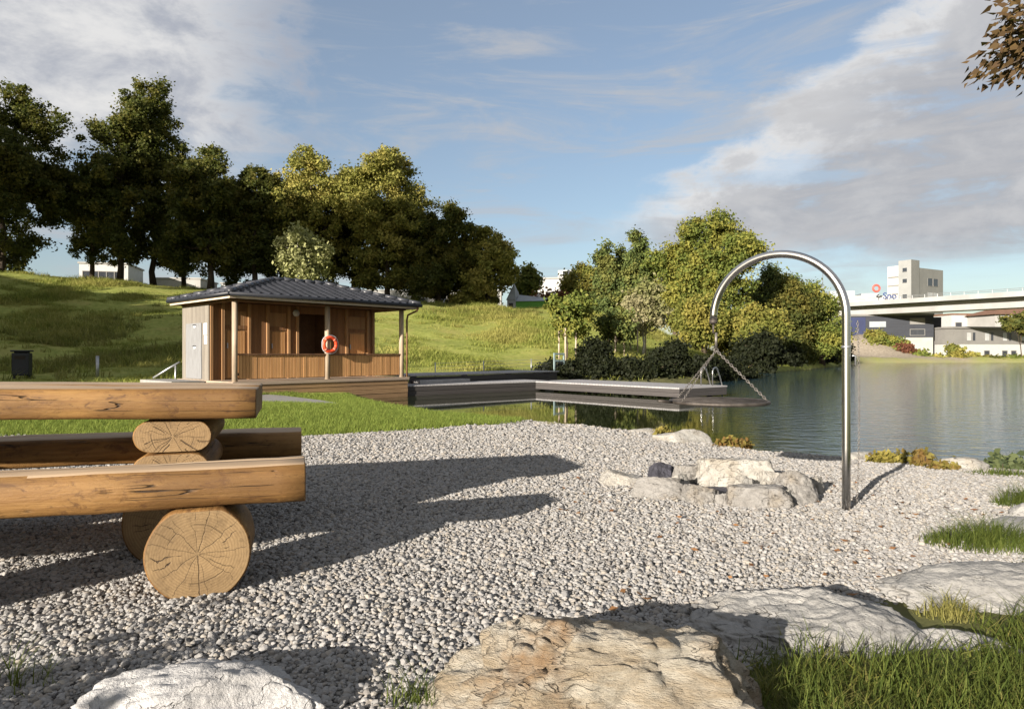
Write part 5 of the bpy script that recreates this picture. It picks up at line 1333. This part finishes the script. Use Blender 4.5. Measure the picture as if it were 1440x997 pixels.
grass_tuft(580, 1.95, .10, 110, .06, .17, 'thin grass tuft left of the orange boulder', 4, wid=.002)
grass_tuft(20, 2.05, .14, 60, .08, .20, 'sparse grass blades at the bottom left corner', 5, wid=.002)
grass_tuft(1075, 2.0, .09, 120, .04, .11, 'short dry grass against the right side of the orange boulder', 6, 'grass_dry')
grass_tuft(772, 10.9, .25, 200, .03, .08, 'small tuft growing in the gravel near the lawn tip', 7, 'grass_dry', wid=.004)
grass_tuft(800, 11.6, .4, 260, .05, .13, 'grass tuft at the water edge left of the pale stone', 8, 'grass_dry', wid=.005)
grass_tuft(862, 10.4, .3, 240, .05, .12, 'grass tuft at the water edge between two flat stones', 9, 'grass_dry', wid=.005)
grass_tuft(1415, 6.2, .4, 500, .05, .12, 'strip of grass at the right edge below the water plants', 10, wid=.004)
def leafy(name, u, Y, rx, ry, hgt, n_, size, mat, label, seed, cat, group, z=None):
    x = ux(u, Y); zb = h1(x, Y) if z is None else z
    lobes = [(rx*.6*math.cos(k*2.4)*(k/7)**.5, ry*.6*math.sin(k*2.4)*(k/7)**.5, hgt*.4, rx*.45, ry*.45, hgt*.6) for k in range(8)]
    t = thing(name, (x, Y, zb), 0, label, cat, group)
    link('foliage', crown_mesh('foliage', lobes, max(8, n_//14), 14, size, .05, seed, M[mat], .6), t)
    mb = MB(); rr = random.Random(seed)
    for k in range(9):
        a = rr.uniform(0, 6.28); q = rr.random()**.5*.7; mb.tube([(rx*q*math.cos(a), ry*q*math.sin(a), -.02), (rx*q*math.cos(a)*1.1, ry*q*math.sin(a)*1.1, hgt*.8)], .004, 5)
    mb.build('stem', M['bark'], t)
    return t
SP = 'low plants along the water edge'
leafy('shore_plant', 1030, 8.35, .30, .14, .10, 900, .05, 'shore', 'yellow brown plant on the shore behind the fire ring', 1, 'plant', SP)
leafy('shore_plant', 938, 9.45, .16, .1, .12, 300, .05, 'shore', 'small reddish plant between two flat shore stones', 2, 'plant', SP)
leafy('shore_plant', 1160, 7.75, .30, .10, .08, 500, .045, 'shore', 'low dark plant strip on the shore left of the steel pole', 3, 'plant', SP)
leafy('shore_plant', 1250, 7.05, .27, .12, .09, 900, .045, 'shore', 'bushy yellow green plant on the shore right of the steel pole', 4, 'plant', SP)
leafy('shore_plant', 1296, 6.85, .13, .1, .15, 500, .05, 'shore', 'taller dark green plant where the pole shadow ends', 5, 'plant', SP)
leafy('shore_plant', 1325, 6.6, .2, .08, .06, 350, .04, 'shore', 'low yellow plant strip before the long pale shore stone', 6, 'plant', SP)
leafy('water_plant', 1422, 8.0, .50, .42, .15, 900, .09, 'lily', 'dark leafy water plants at the right edge of the pond', 7, 'water plant', SP, z=-.36)
for q, (u, Y, sx, hh, lab) in enumerate(((640, 24.8, .5, .3, 'a'),)): pass
n = 160; x, y = scatter(n, .3, 3.2, 2.5, 5.5); k = (seg_dist(np.c_[x, y], GRAVEL) < 0)
x, y = x[k], y[k]; V, Fq = [], []; rr = random.Random(2)
for a_, b_ in zip(x, y):
    z = h1(a_, b_)+.016; L = rr.uniform(.012, .026); t_ = rr.uniform(0, 6.28); c_, s_ = math.cos(t_), math.sin(t_); n0 = len(V)
    V += [(a_-c_*L, b_-s_*L, z+rr.uniform(0, .01)), (a_-s_*L*.5, b_+c_*L*.5, z+rr.uniform(0, .012)), (a_+c_*L, b_+s_*L, z+rr.uniform(0, .01)), (a_+s_*L*.5, b_-c_*L*.5, z)]; Fq.append([n0, n0+1, n0+2, n0+3])
tag(link('leaf_litter', np_mesh('leaf_litter', V, Fq, 4, [M['litter']])), 'brown fallen leaves scattered on the gravel', kind='stuff')
# shrub behind the photographer that shades the nearest gravel
tree_at(-3.4, -.95, .74, .05, .85, M['shaded_bush'], 'leafy shrub beside the gravel behind the viewpoint', 120, cat='shrub', name='shrub', clumps=110, leaves=50, size=.07, crad=.16, trunk_r=.03)
tree_at(.25, -1.05, .80, .05, .55, M['shaded_bush'], 'small unseen shrub added behind the viewpoint to shade the grass', 121, cat='shrub', name='shrub', clumps=70, leaves=50, size=.06, crad=.13, trunk_r=.02)  # unseen shrub added to throw shade on the foreground grass
